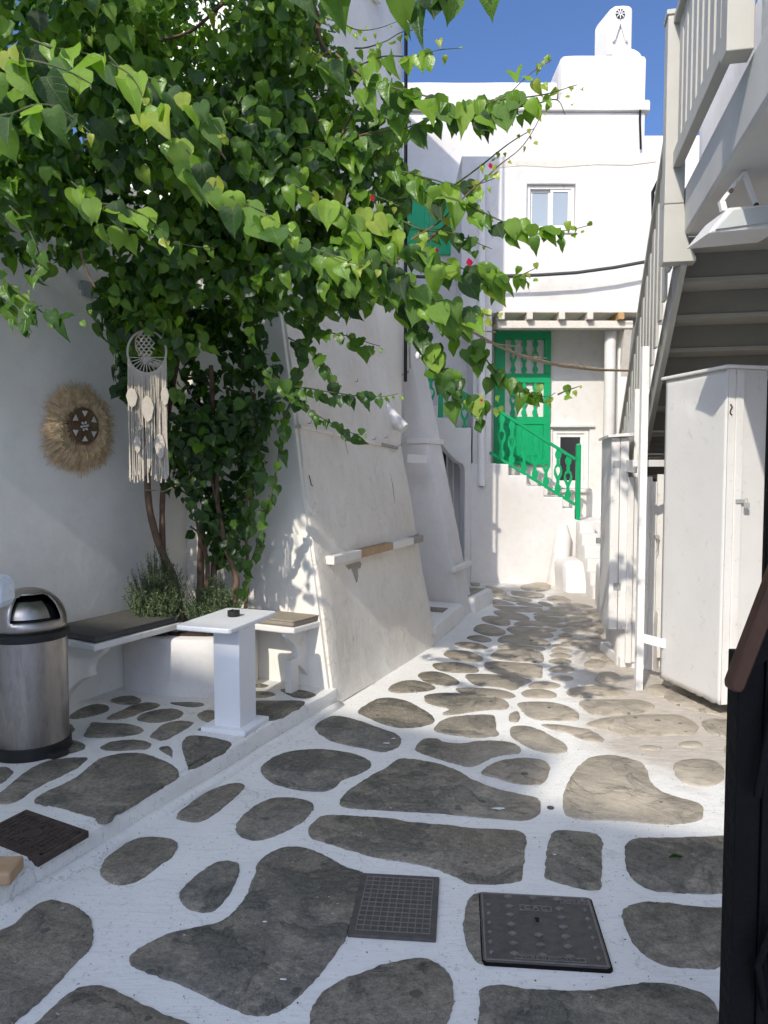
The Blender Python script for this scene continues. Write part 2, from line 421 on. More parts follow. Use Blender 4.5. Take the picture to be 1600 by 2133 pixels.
M['shell'] = mk_paint('shell', (.75, .72, .66), .4, .1, .1)
M['pvc'] = mk_paint('white_pipe', (.78, .77, .75), .4, .06, .05)
M['blueplastic'] = mk_paint('white_plastic', (.66, .73, .80), .2, .04, .02)
M['shutter'] = mk_paint('green_shutter_paint', (.004, .42, .17), .4, .1, .06)
M['beam'] = mk_paint('beam_paint', (.68, .64, .56), .7, .12, .4, 10, wear=.5)
M['rustwood'] = mk_paint('rust_stained_wood', (.52, .34, .16), .8, .3, .4, 30)
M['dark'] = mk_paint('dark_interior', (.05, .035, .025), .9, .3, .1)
def mk_raffia():
    k = NT('raffia'); v = k.coord('Object'); n = k.noise(v, 30, 3, .6)
    c = k.ramp(n, [(.3, (.48, .33, .17)), (.5, (.72, .54, .32)), (.7, (.88, .72, .48))])
    return k.fin(c, .8, k.bump(n, .4, .01), spec=.2)
M['raffia'] = mk_raffia()
M['basket'] = mk_paint('woven_basket', (.24, .15, .08), .85, .4, .6, 50)
def mk_steel():
    k = NT('brushed_steel'); v = k.coord('Object', (1, 1, 60)); n = k.noise(v, 6, 4, .6); b = k.noise(k.coord('Object', (1, 1, .25)), 14, 6, .7)
    c = k.ramp(b, [(.3, (.30, .275, .25)), (.55, (.44, .41, .38)), (.7, (.36, .32, .285))])
    r = k.math('ADD', .24, k.math('MULTIPLY', b, .22))
    return k.fin(c, r, k.bump(n, .08, .003), metal=1)
M['steel'] = mk_steel()
def mk_glass(name, col):
    k = NT(name); n = k.noise(k.world(), 1.2, 2, .5)
    return k.fin(k.mix(n, col, tuple(q * .8 for q in col)), .06, None, spec=.8)
M['glass'] = mk_glass('window_glass', (.36, .42, .47))
M['glass_dark'] = mk_glass('dark_window_glass', (.035, .035, .04))
M['floodglass'] = mk_glass('flood_lamp_glass', (.55, .58, .56))

def mk_leaf(name, attr, young=False):
    k = NT(name)
    if attr:
        a = k.n('ShaderNodeAttribute', attribute_name='tint'); rnd = a.outputs['Fac']
    else: rnd = k.n('ShaderNodeObjectInfo').outputs['Random']
    uv = k.n('ShaderNodeUVMap'); sp = k.n('ShaderNodeSeparateXYZ'); k.l(uv.outputs[0], sp.inputs[0])
    ax = k.math('ABSOLUTE', k.math('SUBTRACT', sp.outputs['X'], .5))
    mid = k.ramp(ax, [(.0, 1), (.03, 0)])
    ph = k.math('SINE', k.math('MULTIPLY', k.math('SUBTRACT', sp.outputs['Y'], k.math('MULTIPLY', ax, .8)), 38))
    vein = k.math('MAXIMUM', mid, k.ramp(ph, [(.93, 0), (.99, .6)]))
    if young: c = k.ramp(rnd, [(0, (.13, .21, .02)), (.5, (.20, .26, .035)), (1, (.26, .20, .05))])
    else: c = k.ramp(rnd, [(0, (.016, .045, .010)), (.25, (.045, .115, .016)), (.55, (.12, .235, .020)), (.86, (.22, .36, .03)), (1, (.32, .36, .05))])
    c = k.mix(k.math('MULTIPLY', vein, .35), c, (.17, .26, .06))
    n = k.noise(k.coord('Object'), 40, 3, .6)
    k.fin(c, .36, k.bump(k.math('ADD', k.math('MULTIPLY', vein, -.6), k.math('MULTIPLY', n, 1.6)), .5, .004), spec=.55)
    tr = k.n('ShaderNodeBsdfTranslucent'); k.l(k.mix(1.0, c, (1.8, 2.1, .6), 'MULTIPLY'), tr.inputs[0])
    ms = k.n('ShaderNodeMixShader'); ms.inputs[0].default_value = .34
    k.l(k.p.outputs[0], ms.inputs[1]); k.l(tr.outputs[0], ms.inputs[2]); k.l(ms.outputs[0], k.out.inputs[0])
    return k.m
M['leaf'] = mk_leaf('vine_leaf', False); M['leaf_mass'] = mk_leaf('vine_foliage', True); M['leaf_young'] = mk_leaf('young_vine_leaf', False, True)
def mk_herb():
    k = NT('grey_green_herb'); a = k.n('ShaderNodeAttribute', attribute_name='tint')
    c = k.ramp(a.outputs['Fac'], [(0, (.06, .10, .045)), (.6, (.12, .175, .085)), (1, (.21, .27, .14))])
    return k.fin(c, .7, spec=.2)
M['herb'] = mk_herb()
def mk_flower():
    k = NT('magenta_bract'); n = k.noise(k.coord('Object'), 20, 2, .5)
    return k.fin(k.mix(n, (.62, .01, .09), (.42, .006, .05)), .5)
M['flower'] = mk_flower()

# ------------------------------------------------------------------ frames of reference
A_ = Vector((.454, .891, 0))        # along the courtyard's long wall and the lane
N_ = Vector((.891, -.454, 0))       # square to it, to the right
D_ = Vector((.2025, .979, 0))        # along the wooden stair on the right
W_ = Vector((.979, -.2025, 0))
UP = Vector((0, 0, 1))
def xy(p): return (p[0], p[1])

# ------------------------------------------------------------------ ground
gv, gf = [], []
xs = [-40, -20, -10, -6] + [-4 + .25 * i for i in range(37)] + [8, 14, 24, 40]
ys = [-40, -20, -8, -3] + [-1 + .25 * i for i in range(57)] + [16, 24, 40, 60]
for y in ys:
    for x in xs:
        gv.append((x, y, noise.noise(Vector((x * .8, y * .8, 0))) * .006 if -4 <= x <= 5 and -1 <= y <= 13 else 0))
nx = len(xs)
for j in range(len(ys) - 1):
    for i in range(nx - 1): gf.append((j * nx + i, j * nx + i + 1, (j + 1) * nx + i + 1, (j + 1) * nx + i))
me = bpy.data.meshes.new('pavement'); me.from_pydata(gv, [], gf)
pavement = finish('pavement', me, M['ground'], smooth=180, kind='structure')
LOC[pavement] = Vector(pavement.location)

GROUND_STONES = [
 [(-1.013,3.655),(-0.982,3.789),(-0.918,3.932),(-0.824,4.03),(-0.76,4.03),(-0.741,3.962),(-0.782,3.816),(-0.826,3.681),(-0.887,3.591),(-0.972,3.609)],
 [(-0.701,3.554),(-0.691,3.655),(-0.631,3.789),(-0.554,3.85),(-0.443,3.845),(-0.364,3.789),(-0.352,3.721),(-0.391,3.591),(-0.469,3.482),(-0.569,3.409),(-0.651,3.436),(-0.691,3.501)],
 [(-1.202,3.161),(-1.209,3.241),(-1.186,3.325),(-1.138,3.409),(-1.059,3.436),(-0.97,3.413),(-0.925,3.358),(-0.928,3.262),(-0.966,3.161),(-1.008,3.067),(-1.084,3.031),(-1.162,3.085)],
 [(-0.809,2.952),(-0.806,3.031),(-0.774,3.123),(-0.731,3.201),(-0.662,3.217),(-0.614,3.181),(-0.606,3.085),(-0.614,2.978),(-0.636,2.877),(-0.677,2.834),(-0.737,2.853),(-0.784,2.893)],
 [(-0.883,2.571),(-0.865,2.618),(-0.786,2.701),(-0.667,2.753),(-0.604,2.79),(-0.56,2.893),(-0.544,3.013),(-0.542,3.181),(-0.506,3.283),(-0.429,3.34),(-0.331,3.325),(-0.252,3.262),(-0.163,3.171),(-0.085,3.113),(-0.103,2.91),(-0.131,2.709),(-0.168,2.598),(-0.216,2.471),(-0.277,2.366),(-0.329,2.301),(-0.379,2.282),(-0.432,2.291),(-0.535,2.35),(-0.661,2.423),(-0.789,2.483),(-0.86,2.526)],
 [(-1.419,2.709),(-1.377,2.768),(-1.358,2.861),(-1.318,2.918),(-1.267,2.91),(-1.173,2.861),(-1.107,2.798),(-1.055,2.694),(-1.04,2.611),(-1.059,2.533),(-1.072,2.447),(-1.095,2.355),(-1.126,2.26),(-1.167,2.21),(-1.236,2.153),(-1.331,2.22),(-1.481,2.495),(-1.477,2.638)],
 [(-1.091,2.171),(-1.064,2.253),(-1.043,2.322),(-1.011,2.394),(-0.96,2.423),(-0.902,2.414),(-0.815,2.366),(-0.704,2.301),(-0.602,2.253),(-0.529,2.19),(-0.512,2.089),(-0.742,2.063),(-0.975,2.072)],
 [(-0.228,2.253),(-0.227,2.322),(-0.195,2.4),(-0.128,2.459),(-0.049,2.502),(0.016,2.538),(0.083,2.558),(0.141,2.563),(0.188,2.527),(0.221,2.471),(0.227,2.389),(0.213,2.301),(0.188,2.22),(0.157,2.089),(-0.027,2.055),(-0.205,2.089)],
 [(-0.695,4.219),(-0.668,4.36),(-0.572,4.488),(-0.404,4.527),(-0.229,4.488),(-0.098,4.375),(-0.076,4.275),(-0.133,4.172),(-0.222,4.087),(-0.279,3.962),(-0.378,3.938),(-0.509,3.98),(-0.609,4.055)],
 [(-0.452,4.936),(-0.39,5.109),(-0.311,5.149),(-0.161,5.05),(-0.031,4.909),(0.076,4.801),(0.107,4.672),(0.073,4.55),(-0.014,4.495),(-0.116,4.55),(-0.25,4.614),(-0.377,4.74)],
 [(-0.227,3.816),(-0.177,3.962),(-0.092,4.106),(0,4.24),(0.084,4.368),(0.181,4.368),(0.303,4.31),(0.404,4.219),(0.483,4.087),(0.573,3.98),(0.699,3.903),(0.787,3.845),(0.782,3.734),(0.75,3.655),(0.67,3.604),(0.511,3.624),(0.236,3.681),(-0.048,3.718),(-0.192,3.75)],
 [(-0.355,3.506),(-0.334,3.594),(-0.281,3.65),(-0.14,3.645),(0,3.624),(0.158,3.579),(0.285,3.554),(0.434,3.52),(0.608,3.497),(0.652,3.454),(0.638,3.355),(0.58,3.115),(0.551,3.056),(0.464,3.041),(0.354,3.038),(0.293,3.093),(0.198,3.169),(0.085,3.213),(-0.033,3.249),(-0.14,3.308),(-0.261,3.382),(-0.33,3.422)],
 [(0.672,3.136),(0.704,3.259),(0.741,3.38),(0.796,3.488),(0.885,3.493),(0.967,3.469),(0.996,3.418),(0.975,3.33),(0.926,3.169),(0.884,3.022),(0.859,2.992),(0.787,3.006),(0.719,3.042),(0.667,3.083)],
 [(0.896,3.761),(0.943,3.932),(1.056,4.185),(1.169,4.36),(1.271,4.427),(1.381,4.419),(1.477,4.324),(1.47,4.185),(1.439,4.055),(1.459,3.932),(1.526,3.845),(1.589,3.789),(1.575,3.691),(1.511,3.604),(1.392,3.564),(1.291,3.569),(1.131,3.599),(0.942,3.619),(0.888,3.665)],
 [(1.074,3.329),(1.12,3.4),(1.203,3.427),(1.388,3.427),(1.63,3.441),(1.781,3.382),(1.719,3.181),(1.564,2.995),(1.414,2.971),(1.259,2.964),(1.156,2.974),(1.076,2.992),(1.03,3.052),(1.03,3.169)],
 [(0.907,2.832),(0.942,2.877),(1.003,2.906),(1.095,2.897),(1.222,2.874),(1.363,2.861),(1.462,2.829),(1.464,2.694),(1.346,2.598),(1.174,2.533),(1.091,2.51),(0.985,2.52),(0.939,2.545),(0.9,2.598),(0.891,2.683),(0.892,2.765)],
 [(0.303,2.357),(0.319,2.409),(0.373,2.423),(0.46,2.409),(0.572,2.398),(0.677,2.402),(0.769,2.416),(0.864,2.432),(0.951,2.428),(1.018,2.395),(1.048,2.346),(1.042,2.274),(1.004,2.2),(0.895,2.107),(0.65,2.072),(0.41,2.089),(0.287,2.143),(0.292,2.28)],
 [(0.402,2.971),(0.353,2.957),(0.321,2.893),(0.297,2.783),(0.291,2.68),(0.296,2.611),(0.314,2.553),(0.352,2.527),(0.413,2.545),(0.458,2.723),(0.474,2.937)],
 [(1.635,4.254),(1.706,4.346),(1.815,4.375),(1.906,4.36),(1.924,4.275),(1.892,4.172),(1.814,4.055),(1.716,4.005),(1.644,4.017),(1.606,4.106)],
 [(0.809,4.868),(0.848,4.936),(0.929,4.946),(1.007,4.868),(1.071,4.736),(1.107,4.631),(1.11,4.55),(1.071,4.48),(0.97,4.472),(0.896,4.53),(0.841,4.631),(0.803,4.757)],
 [(0.55,4.202),(0.618,4.306),(0.711,4.371),(0.812,4.39),(0.906,4.368),(0.941,4.306),(0.926,4.202),(0.868,4.055),(0.809,4.017),(0.697,4.039),(0.616,4.103),(0.55,4.152)],
 [(0.189,4.55),(0.239,4.693),(0.33,4.714),(0.371,4.651),(0.471,4.623),(0.595,4.672),(0.715,4.672),(0.797,4.631),(0.824,4.55),(0.799,4.472),(0.693,4.434),(0.615,4.379),(0.534,4.289),(0.477,4.271),(0.386,4.324),(0.282,4.416),(0.208,4.492)],
 [(0.324,4.89),(0.386,5.055),(0.49,5.139),(0.625,5.17),(0.74,5.17),(0.751,5.08),(0.732,4.89),(0.727,4.779),(0.633,4.736),(0.514,4.748),(0.383,4.809)],
 [(-0.18,5.257),(-0.121,5.42),(-0.035,5.546),(0.071,5.551),(0.174,5.476),(0.254,5.337),(0.321,5.18),(0.339,5.08),(0.31,4.993),(0.204,4.927),(0.078,4.927),(-0.032,5.021),(-0.131,5.154)],
 [(0.297,5.563),(0.322,5.634),(0.451,5.683),(0.612,5.671),(0.751,5.634),(0.861,5.534),(0.895,5.42),(0.861,5.311),(0.739,5.284),(0.6,5.242),(0.461,5.18),(0.405,5.205),(0.456,5.311),(0.36,5.392),(0.304,5.476)],
 [(0.845,5.129),(0.88,5.221),(0.933,5.242),(0.922,5.129),(0.888,5.031),(0.842,5.041)],
 [(0.956,5.42),(1.04,5.459),(1.179,5.459),(1.285,5.392),(1.337,5.257),(1.329,5.129),(1.27,5.055),(1.128,5.065),(1.018,5.08),(0.972,5.18),(0.962,5.311)],
 [(1.402,5.437),(1.469,5.505),(1.666,5.522),(1.871,5.505),(1.927,5.392),(1.864,5.284),(1.705,5.205),(1.499,5.18),(1.423,5.205),(1.409,5.311)],
 [(1.337,4.983),(1.457,5.089),(1.639,5.154),(1.861,5.18),(2.02,5.164),(2.065,5.031),(2.048,4.913),(1.96,4.809),(1.75,4.779),(1.548,4.766),(1.426,4.868)],
 [(1.041,4.974),(1.139,4.974),(1.251,4.913),(1.333,4.868),(1.374,4.714),(1.317,4.643),(1.241,4.693),(1.167,4.823),(1.088,4.881)],
 [(1.544,4.57),(1.612,4.598),(1.69,4.57),(1.647,4.53),(1.574,4.53)],
 [(1.812,4.631),(1.872,4.664),(1.942,4.651),(1.942,4.598),(1.879,4.57),(1.811,4.582)],
 [(1.375,5.714),(1.459,5.821),(1.599,5.86),(1.76,5.84),(1.831,5.683),(1.762,5.604),(1.577,5.581),(1.403,5.593)],
 [(2.002,5.776),(2.098,5.906),(2.178,5.919),(2.212,5.808),(2.106,5.622),(2.017,5.622)],
 [(0.031,5.776),(0.094,5.952),(0.21,6.027),(0.322,5.972),(0.398,5.84),(0.347,5.757),(0.218,5.714),(0.109,5.701)],
 [(0.274,6.182),(0.338,6.277),(0.457,6.27),(0.546,6.146),(0.597,5.972),(0.541,5.886),(0.412,5.906),(0.324,6.006)],
 [(0.666,6.182),(0.788,6.218),(0.958,6.168),(1.104,6.111),(1.174,6.02),(1.087,5.906),(0.988,5.764),(0.889,5.84),(0.745,5.873),(0.682,5.972)],
 [(0.548,5.795),(0.665,5.821),(0.828,5.795),(0.965,5.683),(0.959,5.575),(0.881,5.546),(0.724,5.563),(0.61,5.653)],
 [(1.032,5.683),(1.097,5.764),(1.21,5.776),(1.29,5.683),(1.257,5.575),(1.145,5.546),(1.053,5.575)],
 [(1.122,5.893),(1.193,5.972),(1.31,5.986),(1.377,5.906),(1.33,5.821),(1.212,5.789),(1.124,5.808)],
 [(0.412,6.509),(0.501,6.59),(0.646,6.582),(0.76,6.485),(0.798,6.33),(0.733,6.248),(0.575,6.255),(0.461,6.33)],
 [(0.86,6.541),(0.965,6.623),(1.127,6.59),(1.335,6.485),(1.324,6.33),(1.269,6.111),(1.162,6.111),(0.98,6.182),(0.879,6.307)],
 [(0.54,6.908),(0.622,7.027),(0.753,6.999),(0.847,6.863),(0.881,6.707),(0.816,6.607),(0.674,6.648),(0.577,6.75)],
 [(0.956,6.819),(1.07,7.045),(1.251,7.064),(1.43,6.953),(1.426,6.775),(1.369,6.598),(1.174,6.623),(1.017,6.69)],
 [(1.073,7.188),(1.17,7.257),(1.368,7.208),(1.509,7.121),(1.458,7.036),(1.27,7.045),(1.102,7.111)],
 [(0.68,7.287),(0.769,7.368),(0.901,7.307),(0.978,7.14),(0.895,7.074),(0.766,7.121)],
 [(1.11,7.44),(1.209,7.654),(1.383,7.676),(1.55,7.546),(1.608,7.337),(1.55,7.208),(1.375,7.247),(1.178,7.307)],
 [(0.825,7.567),(0.946,7.676),(1.049,7.546),(1.044,7.419),(0.933,7.378)],
 [(0.935,7.94),(1.037,8.209),(1.159,8.159),(1.257,7.881),(1.19,7.687),(1.043,7.676)],
 [(1.289,7.999),(1.432,8.097),(1.637,7.975),(1.718,7.71),(1.65,7.567),(1.485,7.578),(1.34,7.71)],
 [(1.102,8.579),(1.232,8.677),(1.383,8.51),(1.361,8.209),(1.24,8.184),(1.12,8.35)],
 [(1.426,8.286),(1.565,8.403),(1.763,8.337),(1.921,8.222),(1.972,8.109),(1.784,8.072),(1.569,8.146),(1.419,8.171)],
 [(1.538,8.048),(1.723,8.024),(1.806,7.94),(1.735,7.846),(1.623,7.904)],
 [(1.283,8.938),(1.421,9.013),(1.586,8.82),(1.638,8.538),(1.541,8.416),(1.354,8.579)],
 [(1.549,7.045),(1.649,7.14),(1.75,7.045),(1.698,6.971),(1.566,6.971)],
 [(1.499,6.863),(1.604,6.944),(1.69,6.845),(1.637,6.758),(1.512,6.775)],
 [(1.442,6.648),(1.554,6.724),(1.642,6.648),(1.585,6.541),(1.455,6.566)],
 [(1.391,6.384),(1.5,6.485),(1.599,6.43),(1.585,6.33),(1.47,6.27),(1.386,6.292)],
 [(1.35,6.111),(1.447,6.168),(1.53,6.111),(1.483,6.034),(1.36,6.041)],
 [(1.705,6.111),(1.788,6.27),(1.89,6.277),(1.915,6.146),(1.863,5.993),(1.737,5.952),(1.686,6.006)],
 [(1.715,6.525),(1.822,6.69),(1.915,6.648),(1.89,6.485),(1.755,6.368)],
 [(1.848,6.953),(1.974,7.092),(2.051,6.971),(1.978,6.793),(1.844,6.775)],
 [(1.8,7.159),(1.936,7.287),(2.032,7.218),(1.971,7.121),(1.842,7.102)],
 [(1.707,8.657),(1.844,8.657),(1.985,8.527),(1.971,8.36),(1.837,8.311),(1.707,8.401)],
 [(2.014,8.51),(2.113,8.64),(2.299,8.57),(2.315,8.443),(2.167,8.32),(2.012,8.36)],
 [(1.725,8.791),(1.921,9.023),(2.11,9.071),(2.253,8.929),(2.323,8.791),(2.173,8.675),(1.939,8.701),(1.788,8.719)],
 [(1.331,9.318),(1.484,9.298),(1.695,9.248),(1.879,9.168),(1.876,9.023),(1.739,8.91),(1.552,8.947),(1.395,9.071)],
 [(1.391,9.743),(1.497,9.743),(1.576,9.526),(1.615,9.369),(1.443,9.39),(1.346,9.421)],
 [(1.642,9.473),(1.787,9.547),(1.92,9.369),(1.923,9.248),(1.757,9.288)],
 [(1.934,9.579),(2.038,9.579),(2.082,9.349),(2.023,9.248),(1.953,9.349)],
 [(1.448,10.147),(1.589,10.087),(1.724,9.946),(1.881,9.743),(1.793,9.579),(1.613,9.633),(1.494,9.855)],
 [(1.461,10.923),(1.57,10.785),(1.647,10.456),(1.638,10.147),(1.507,10.207),(1.429,10.52)],
 [(1.749,10.456),(1.887,10.418),(2.067,10.293),(2.138,10.147),(2.045,9.889),(1.859,9.935),(1.718,10.147)],
 [(1.943,10.853),(2.147,11.135),(2.293,11.208),(2.405,11.063),(2.278,10.52),(2.092,10.418),(1.951,10.546)],
 [(2.106,9.855),(2.217,10.051),(2.33,10.028),(2.389,9.743),(2.313,9.547),(2.139,9.526)],
 [(2.156,9.473),(2.322,9.504),(2.469,9.421),(2.542,9.248),(2.398,9.149),(2.242,9.248)],
 [(1.992,9.188),(2.119,9.268),(2.241,9.168),(2.302,9.052),(2.172,9.033),(2.02,9.071)],
 [(2.332,8.994),(2.467,9.071),(2.548,8.976),(2.518,8.836),(2.377,8.864)],
 [(2.328,8.746),(2.474,8.773),(2.493,8.657),(2.452,8.544),(2.34,8.596)],
 [(1.967,8.239),(2.101,8.32),(2.211,8.239),(2.332,8.121),(2.298,7.999),(2.116,8.06),(1.991,8.137)],
 [(2.29,8.32),(2.419,8.426),(2.378,8.255),(2.286,8.215)],
 [(1.848,7.932),(1.965,8.03),(2.092,7.97),(2.091,7.787),(1.941,7.802)],
 [(1.775,7.717),(1.873,7.773),(1.903,7.647),(1.83,7.593),(1.759,7.613)],
 [(1.684,7.512),(1.825,7.573),(1.965,7.479),(1.968,7.434),(1.787,7.414),(1.685,7.447)],
 [(2.172,7.859),(2.26,7.896),(2.216,7.738),(2.151,7.752)],
 [(2.034,7.627),(2.175,7.647),(2.145,7.512),(2.052,7.526)],
 [(1.707,7.318),(1.838,7.382),(1.967,7.318),(1.976,7.244),(1.828,7.225)],
 [(1.6,7.225),(1.671,7.287),(1.771,7.225),(1.731,7.176),(1.629,7.164)],
 [(1.279,11.208),(1.402,11.135),(1.361,10.895),(1.257,10.923)],
 [(1.228,10.758),(1.33,10.731),(1.354,10.585),(1.232,10.612)],
 [(1.956,6.819),(2.018,6.847),(2.048,6.765),(2.005,6.555),(1.933,6.555),(1.925,6.685)],
 [(2.102,5.659),(2.326,5.912),(2.771,5.745),(2.741,5.392),(2.546,5.099),(2.349,5.129),(2.158,5.305),(2.072,5.482)],
 [(2.119,5.031),(2.23,5.08),(2.419,5.002),(2.415,4.801),(2.204,4.74),(2.09,4.827)],
 [(2.054,4.55),(2.173,4.672),(2.31,4.647),(2.282,4.472),(2.132,4.397),(2.027,4.412)],
 [(1.902,3.993),(2.053,4.119),(2.196,3.993),(1.991,3.655),(1.802,3.604),(1.806,3.761)],
 [(-1.476,1.957),(-1.21,2.055),(-0.753,1.912),(-0.46,1.84),(-0.468,1.688),(-0.864,1.631),(-1.282,1.688)],
 [(-0.351,1.912),(-0.129,1.973),(0.192,1.957),(0.239,1.813),(0.11,1.665),(-0.223,1.688)],
 [(0.336,1.973),(0.651,1.989),(0.898,1.957),(0.847,1.787),(0.558,1.688),(0.323,1.749)],
 [(1.213,2.459),(1.366,2.507),(1.504,2.412),(1.411,2.162),(1.21,2.055),(1.083,2.125)]]
TERRACE_STONES = [
 [(-1.851,5.11),(-1.816,5.195),(-1.719,5.205),(-1.638,5.11),(-1.661,5.027),(-1.759,5.027)],
 [(-1.994,4.782),(-1.986,4.929),(-1.923,5.018),(-1.831,4.996),(-1.789,4.908),(-1.823,4.823),(-1.903,4.753),(-1.957,4.741)],
 [(-1.746,4.741),(-1.717,4.865),(-1.665,4.996),(-1.585,5.054),(-1.493,5.027),(-1.492,4.951),(-1.547,4.886),(-1.595,4.782),(-1.667,4.721)],
 [(-1.549,4.721),(-1.541,4.823),(-1.483,4.899),(-1.383,4.929),(-1.294,4.865),(-1.283,4.761),(-1.351,4.674),(-1.465,4.662)],
 [(-1.431,5.054),(-1.337,5.073),(-1.236,5.063),(-1.189,5.009),(-1.227,4.964),(-1.328,4.982)],
 [(-1.186,4.782),(-1.175,4.865),(-1.136,4.899),(-1.063,4.844),(-1.023,4.662),(-1.117,4.674)],
 [(-1.767,4.439),(-1.791,4.566),(-1.802,4.662),(-1.694,4.65),(-1.556,4.623),(-1.455,4.548),(-1.444,4.475),(-1.514,4.421),(-1.627,4.393),(-1.729,4.404)],
 [(-1.372,4.421),(-1.364,4.585),(-1.312,4.674),(-1.238,4.689),(-1.17,4.65),(-1.181,4.566),(-1.215,4.457),(-1.258,4.345),(-1.341,4.379)],
 [(-1.599,4.236),(-1.575,4.318),(-1.49,4.352),(-1.378,4.342),(-1.325,4.285),(-1.328,4.22),(-1.414,4.194),(-1.529,4.188)],
 [(-1.261,4.22),(-1.232,4.252),(-1.198,4.236),(-1.16,4.141),(-1.149,4.08),(-1.196,4.126)],
 [(-2.105,4.642),(-2.008,4.689),(-1.916,4.623),(-1.866,4.548),(-1.868,4.475),(-1.973,4.457)],
 [(-1.939,4.268),(-1.85,4.342),(-1.763,4.335),(-1.689,4.268),(-1.687,4.204),(-1.736,4.15),(-1.836,4.141)],
 [(-1.659,3.555),(-1.653,3.625),(-1.597,3.736),(-1.566,3.84),(-1.554,4.006),(-1.519,4.095),(-1.433,4.147),(-1.329,4.147),(-1.244,4.095),(-1.14,4.006),(-1.056,3.88),(-1.09,3.751),(-1.143,3.618),(-1.197,3.477),(-1.232,3.423),(-1.227,3.37),(-1.254,3.339),(-1.381,3.401),(-1.538,3.477),(-1.636,3.521)],
 [(-1.143,4.252),(-1.16,4.386),(-1.122,4.432),(-1.017,4.404),(-0.877,4.318),(-0.882,4.226),(-0.944,4.083),(-1.006,3.963),(-1.027,3.949),(-1.069,4.036)],
 [(-1.862,3.637),(-1.86,3.761),(-1.859,3.894),(-1.822,4.006),(-1.735,4.065),(-1.629,4.086),(-1.604,4.05),(-1.609,3.949),(-1.662,3.813),(-1.711,3.686),(-1.736,3.544),(-1.8,3.514),(-1.874,3.544)],
 [(-2.017,3.949),(-1.973,3.949),(-1.924,3.894),(-1.907,3.813),(-1.917,3.748),(-1.974,3.736),(-2.069,3.921)],
 [(-0.947,5.018),(-0.889,5.086),(-0.721,5.1),(-0.535,5.082),(-0.591,4.899),(-0.692,4.701),(-0.758,4.709),(-0.84,4.802),(-0.922,4.886)],
 [(-0.946,5.254),(-0.898,5.313),(-0.793,5.303),(-0.746,5.229),(-0.802,5.166),(-0.903,5.171)],
 [(-0.945,5.458),(-0.9,5.512),(-0.831,5.458),(-0.853,5.406),(-0.913,5.406)],
 [(-0.735,5.364),(-0.654,5.375),(-0.529,5.313),(-0.47,5.229),(-0.529,5.166),(-0.616,5.171),(-0.702,5.278)],
 [(-1.528,2.968),(-1.487,2.936),(-1.451,2.897),(-1.46,2.865),(-1.473,2.859),(-1.521,2.859),(-1.594,2.952)],
 [(-1.117,4.511),(-1.083,4.585),(-0.985,4.604),(-0.966,4.511)],
 [(-2.399,4.036),(-2.295,4.157),(-2.12,3.894),(-2.065,3.637),(-2.218,3.637)]]

def crspline(P, k):
    n = len(P); out = []
    for i in range(n):
        p0, p1, p2, p3 = P[i - 1], P[i], P[(i + 1) % n], P[(i + 2) % n]
        for j in range(k):
            t = j / k
            out.append(.5 * ((2 * p1) + (p2 - p0) * t + (2 * p0 - 5 * p1 + 4 * p2 - p3) * t * t + (3 * p1 - p0 - 3 * p2 + p3) * t ** 3))
    return out
def stone(poly, z, parent):
    P = [Vector(p) for p in poly]; n = len(P)
    Ar = sum(P[i].x * P[(i + 1) % n].y - P[(i + 1) % n].x * P[i].y for i in range(n))
    if Ar < 0: P = P[::-1]
    Q = crspline(P, 9 if abs(Ar) > .25 else 6 if abs(Ar) > .08 else 4 if abs(Ar) > .03 else 3)
    Q = [q + Vector((noise.noise(Vector((q.x * 14, q.y * 14, 3))), noise.noise(Vector((q.x * 14, q.y * 14, 9))))) * .006 +
         Vector((noise.noise(Vector((q.x * 45, q.y * 45, 3))), noise.noise(Vector((q.x * 45, q.y * 45, 9))))) * .0055 for q in Q]
    m = len(Q); vs = []
    for ins, h in ((0, -.012), (0.0015, .0055), (.007, .0095)):
        for i, q in enumerate(Q):
            e = Q[(i + 1) % m] - Q[i - 1]
            e = e.normalized() if e.length > 1e-6 else Vector((1, 0))
            hh = h + (noise.noise(Vector((q.x * 6, q.y * 6, 0))) * .003 if h > 0 else 0)
            p = q + Vector((-e.y, e.x)) * ins
            vs.append((p.x, p.y, z + hh))
    fs = []
    for j in range(2):
        for i in range(m):
            a, b = j * m + i, j * m + (i + 1) % m; fs.append((a, b, b + m, a + m))
    fs.append(tuple(range(2 * m, 3 * m)))
    me = bpy.data.meshes.new('flagstone'); me.from_pydata(vs, [], fs)
    return finish('flagstone', me, M['stone'], parent, smooth=50)
for p in GROUND_STONES: stone(p, 0.0, pavement)

for (u, v, k_) in ((1040, 1684, .045), (806, 1548, .03), (820, 1538, .022), (1155, 1780, .015), (552, 1920, .014), (590, 2040, .02)):
    q = flat(u, v, .0125); m = MB(); P = [(k_ * (.6 + .5 * noise.noise(Vector((u + i * 3.1, v, 0)))) * math.cos(i * PI / 6), .4 * k_ * (.6 + .6 * noise.noise(Vector((u, v + i * 2.3, 0)))) * math.sin(i * PI / 6)) for i in range(12)]
    m.prism(P, q, (1, 0, 0), (0, 1, 0), (0, 0, .0012)); m.build('paint_splash', M['table_paint'], pavement)
# raised terrace on the left
e0, e1 = Vector((-2.73, 0.0)), Vector((-.33, 5.42))
tfp = [xy(e0), (-1.252, 3.331), (-1.047, 3.83), (-.861, 4.28), (-.69, 4.676), xy(e1), (-.6, 6.3), (-3.6, 6.8), (-6.0, 2.0), (-5.2, -.5)]
terrace = plaster('terrace', tfp, -.02, .12, M['ground'], None, r=.012, seg=.05, amp=.018, kind='structure', rt=.03)
for p in TERRACE_STONES: stone(p, .12, terrace)
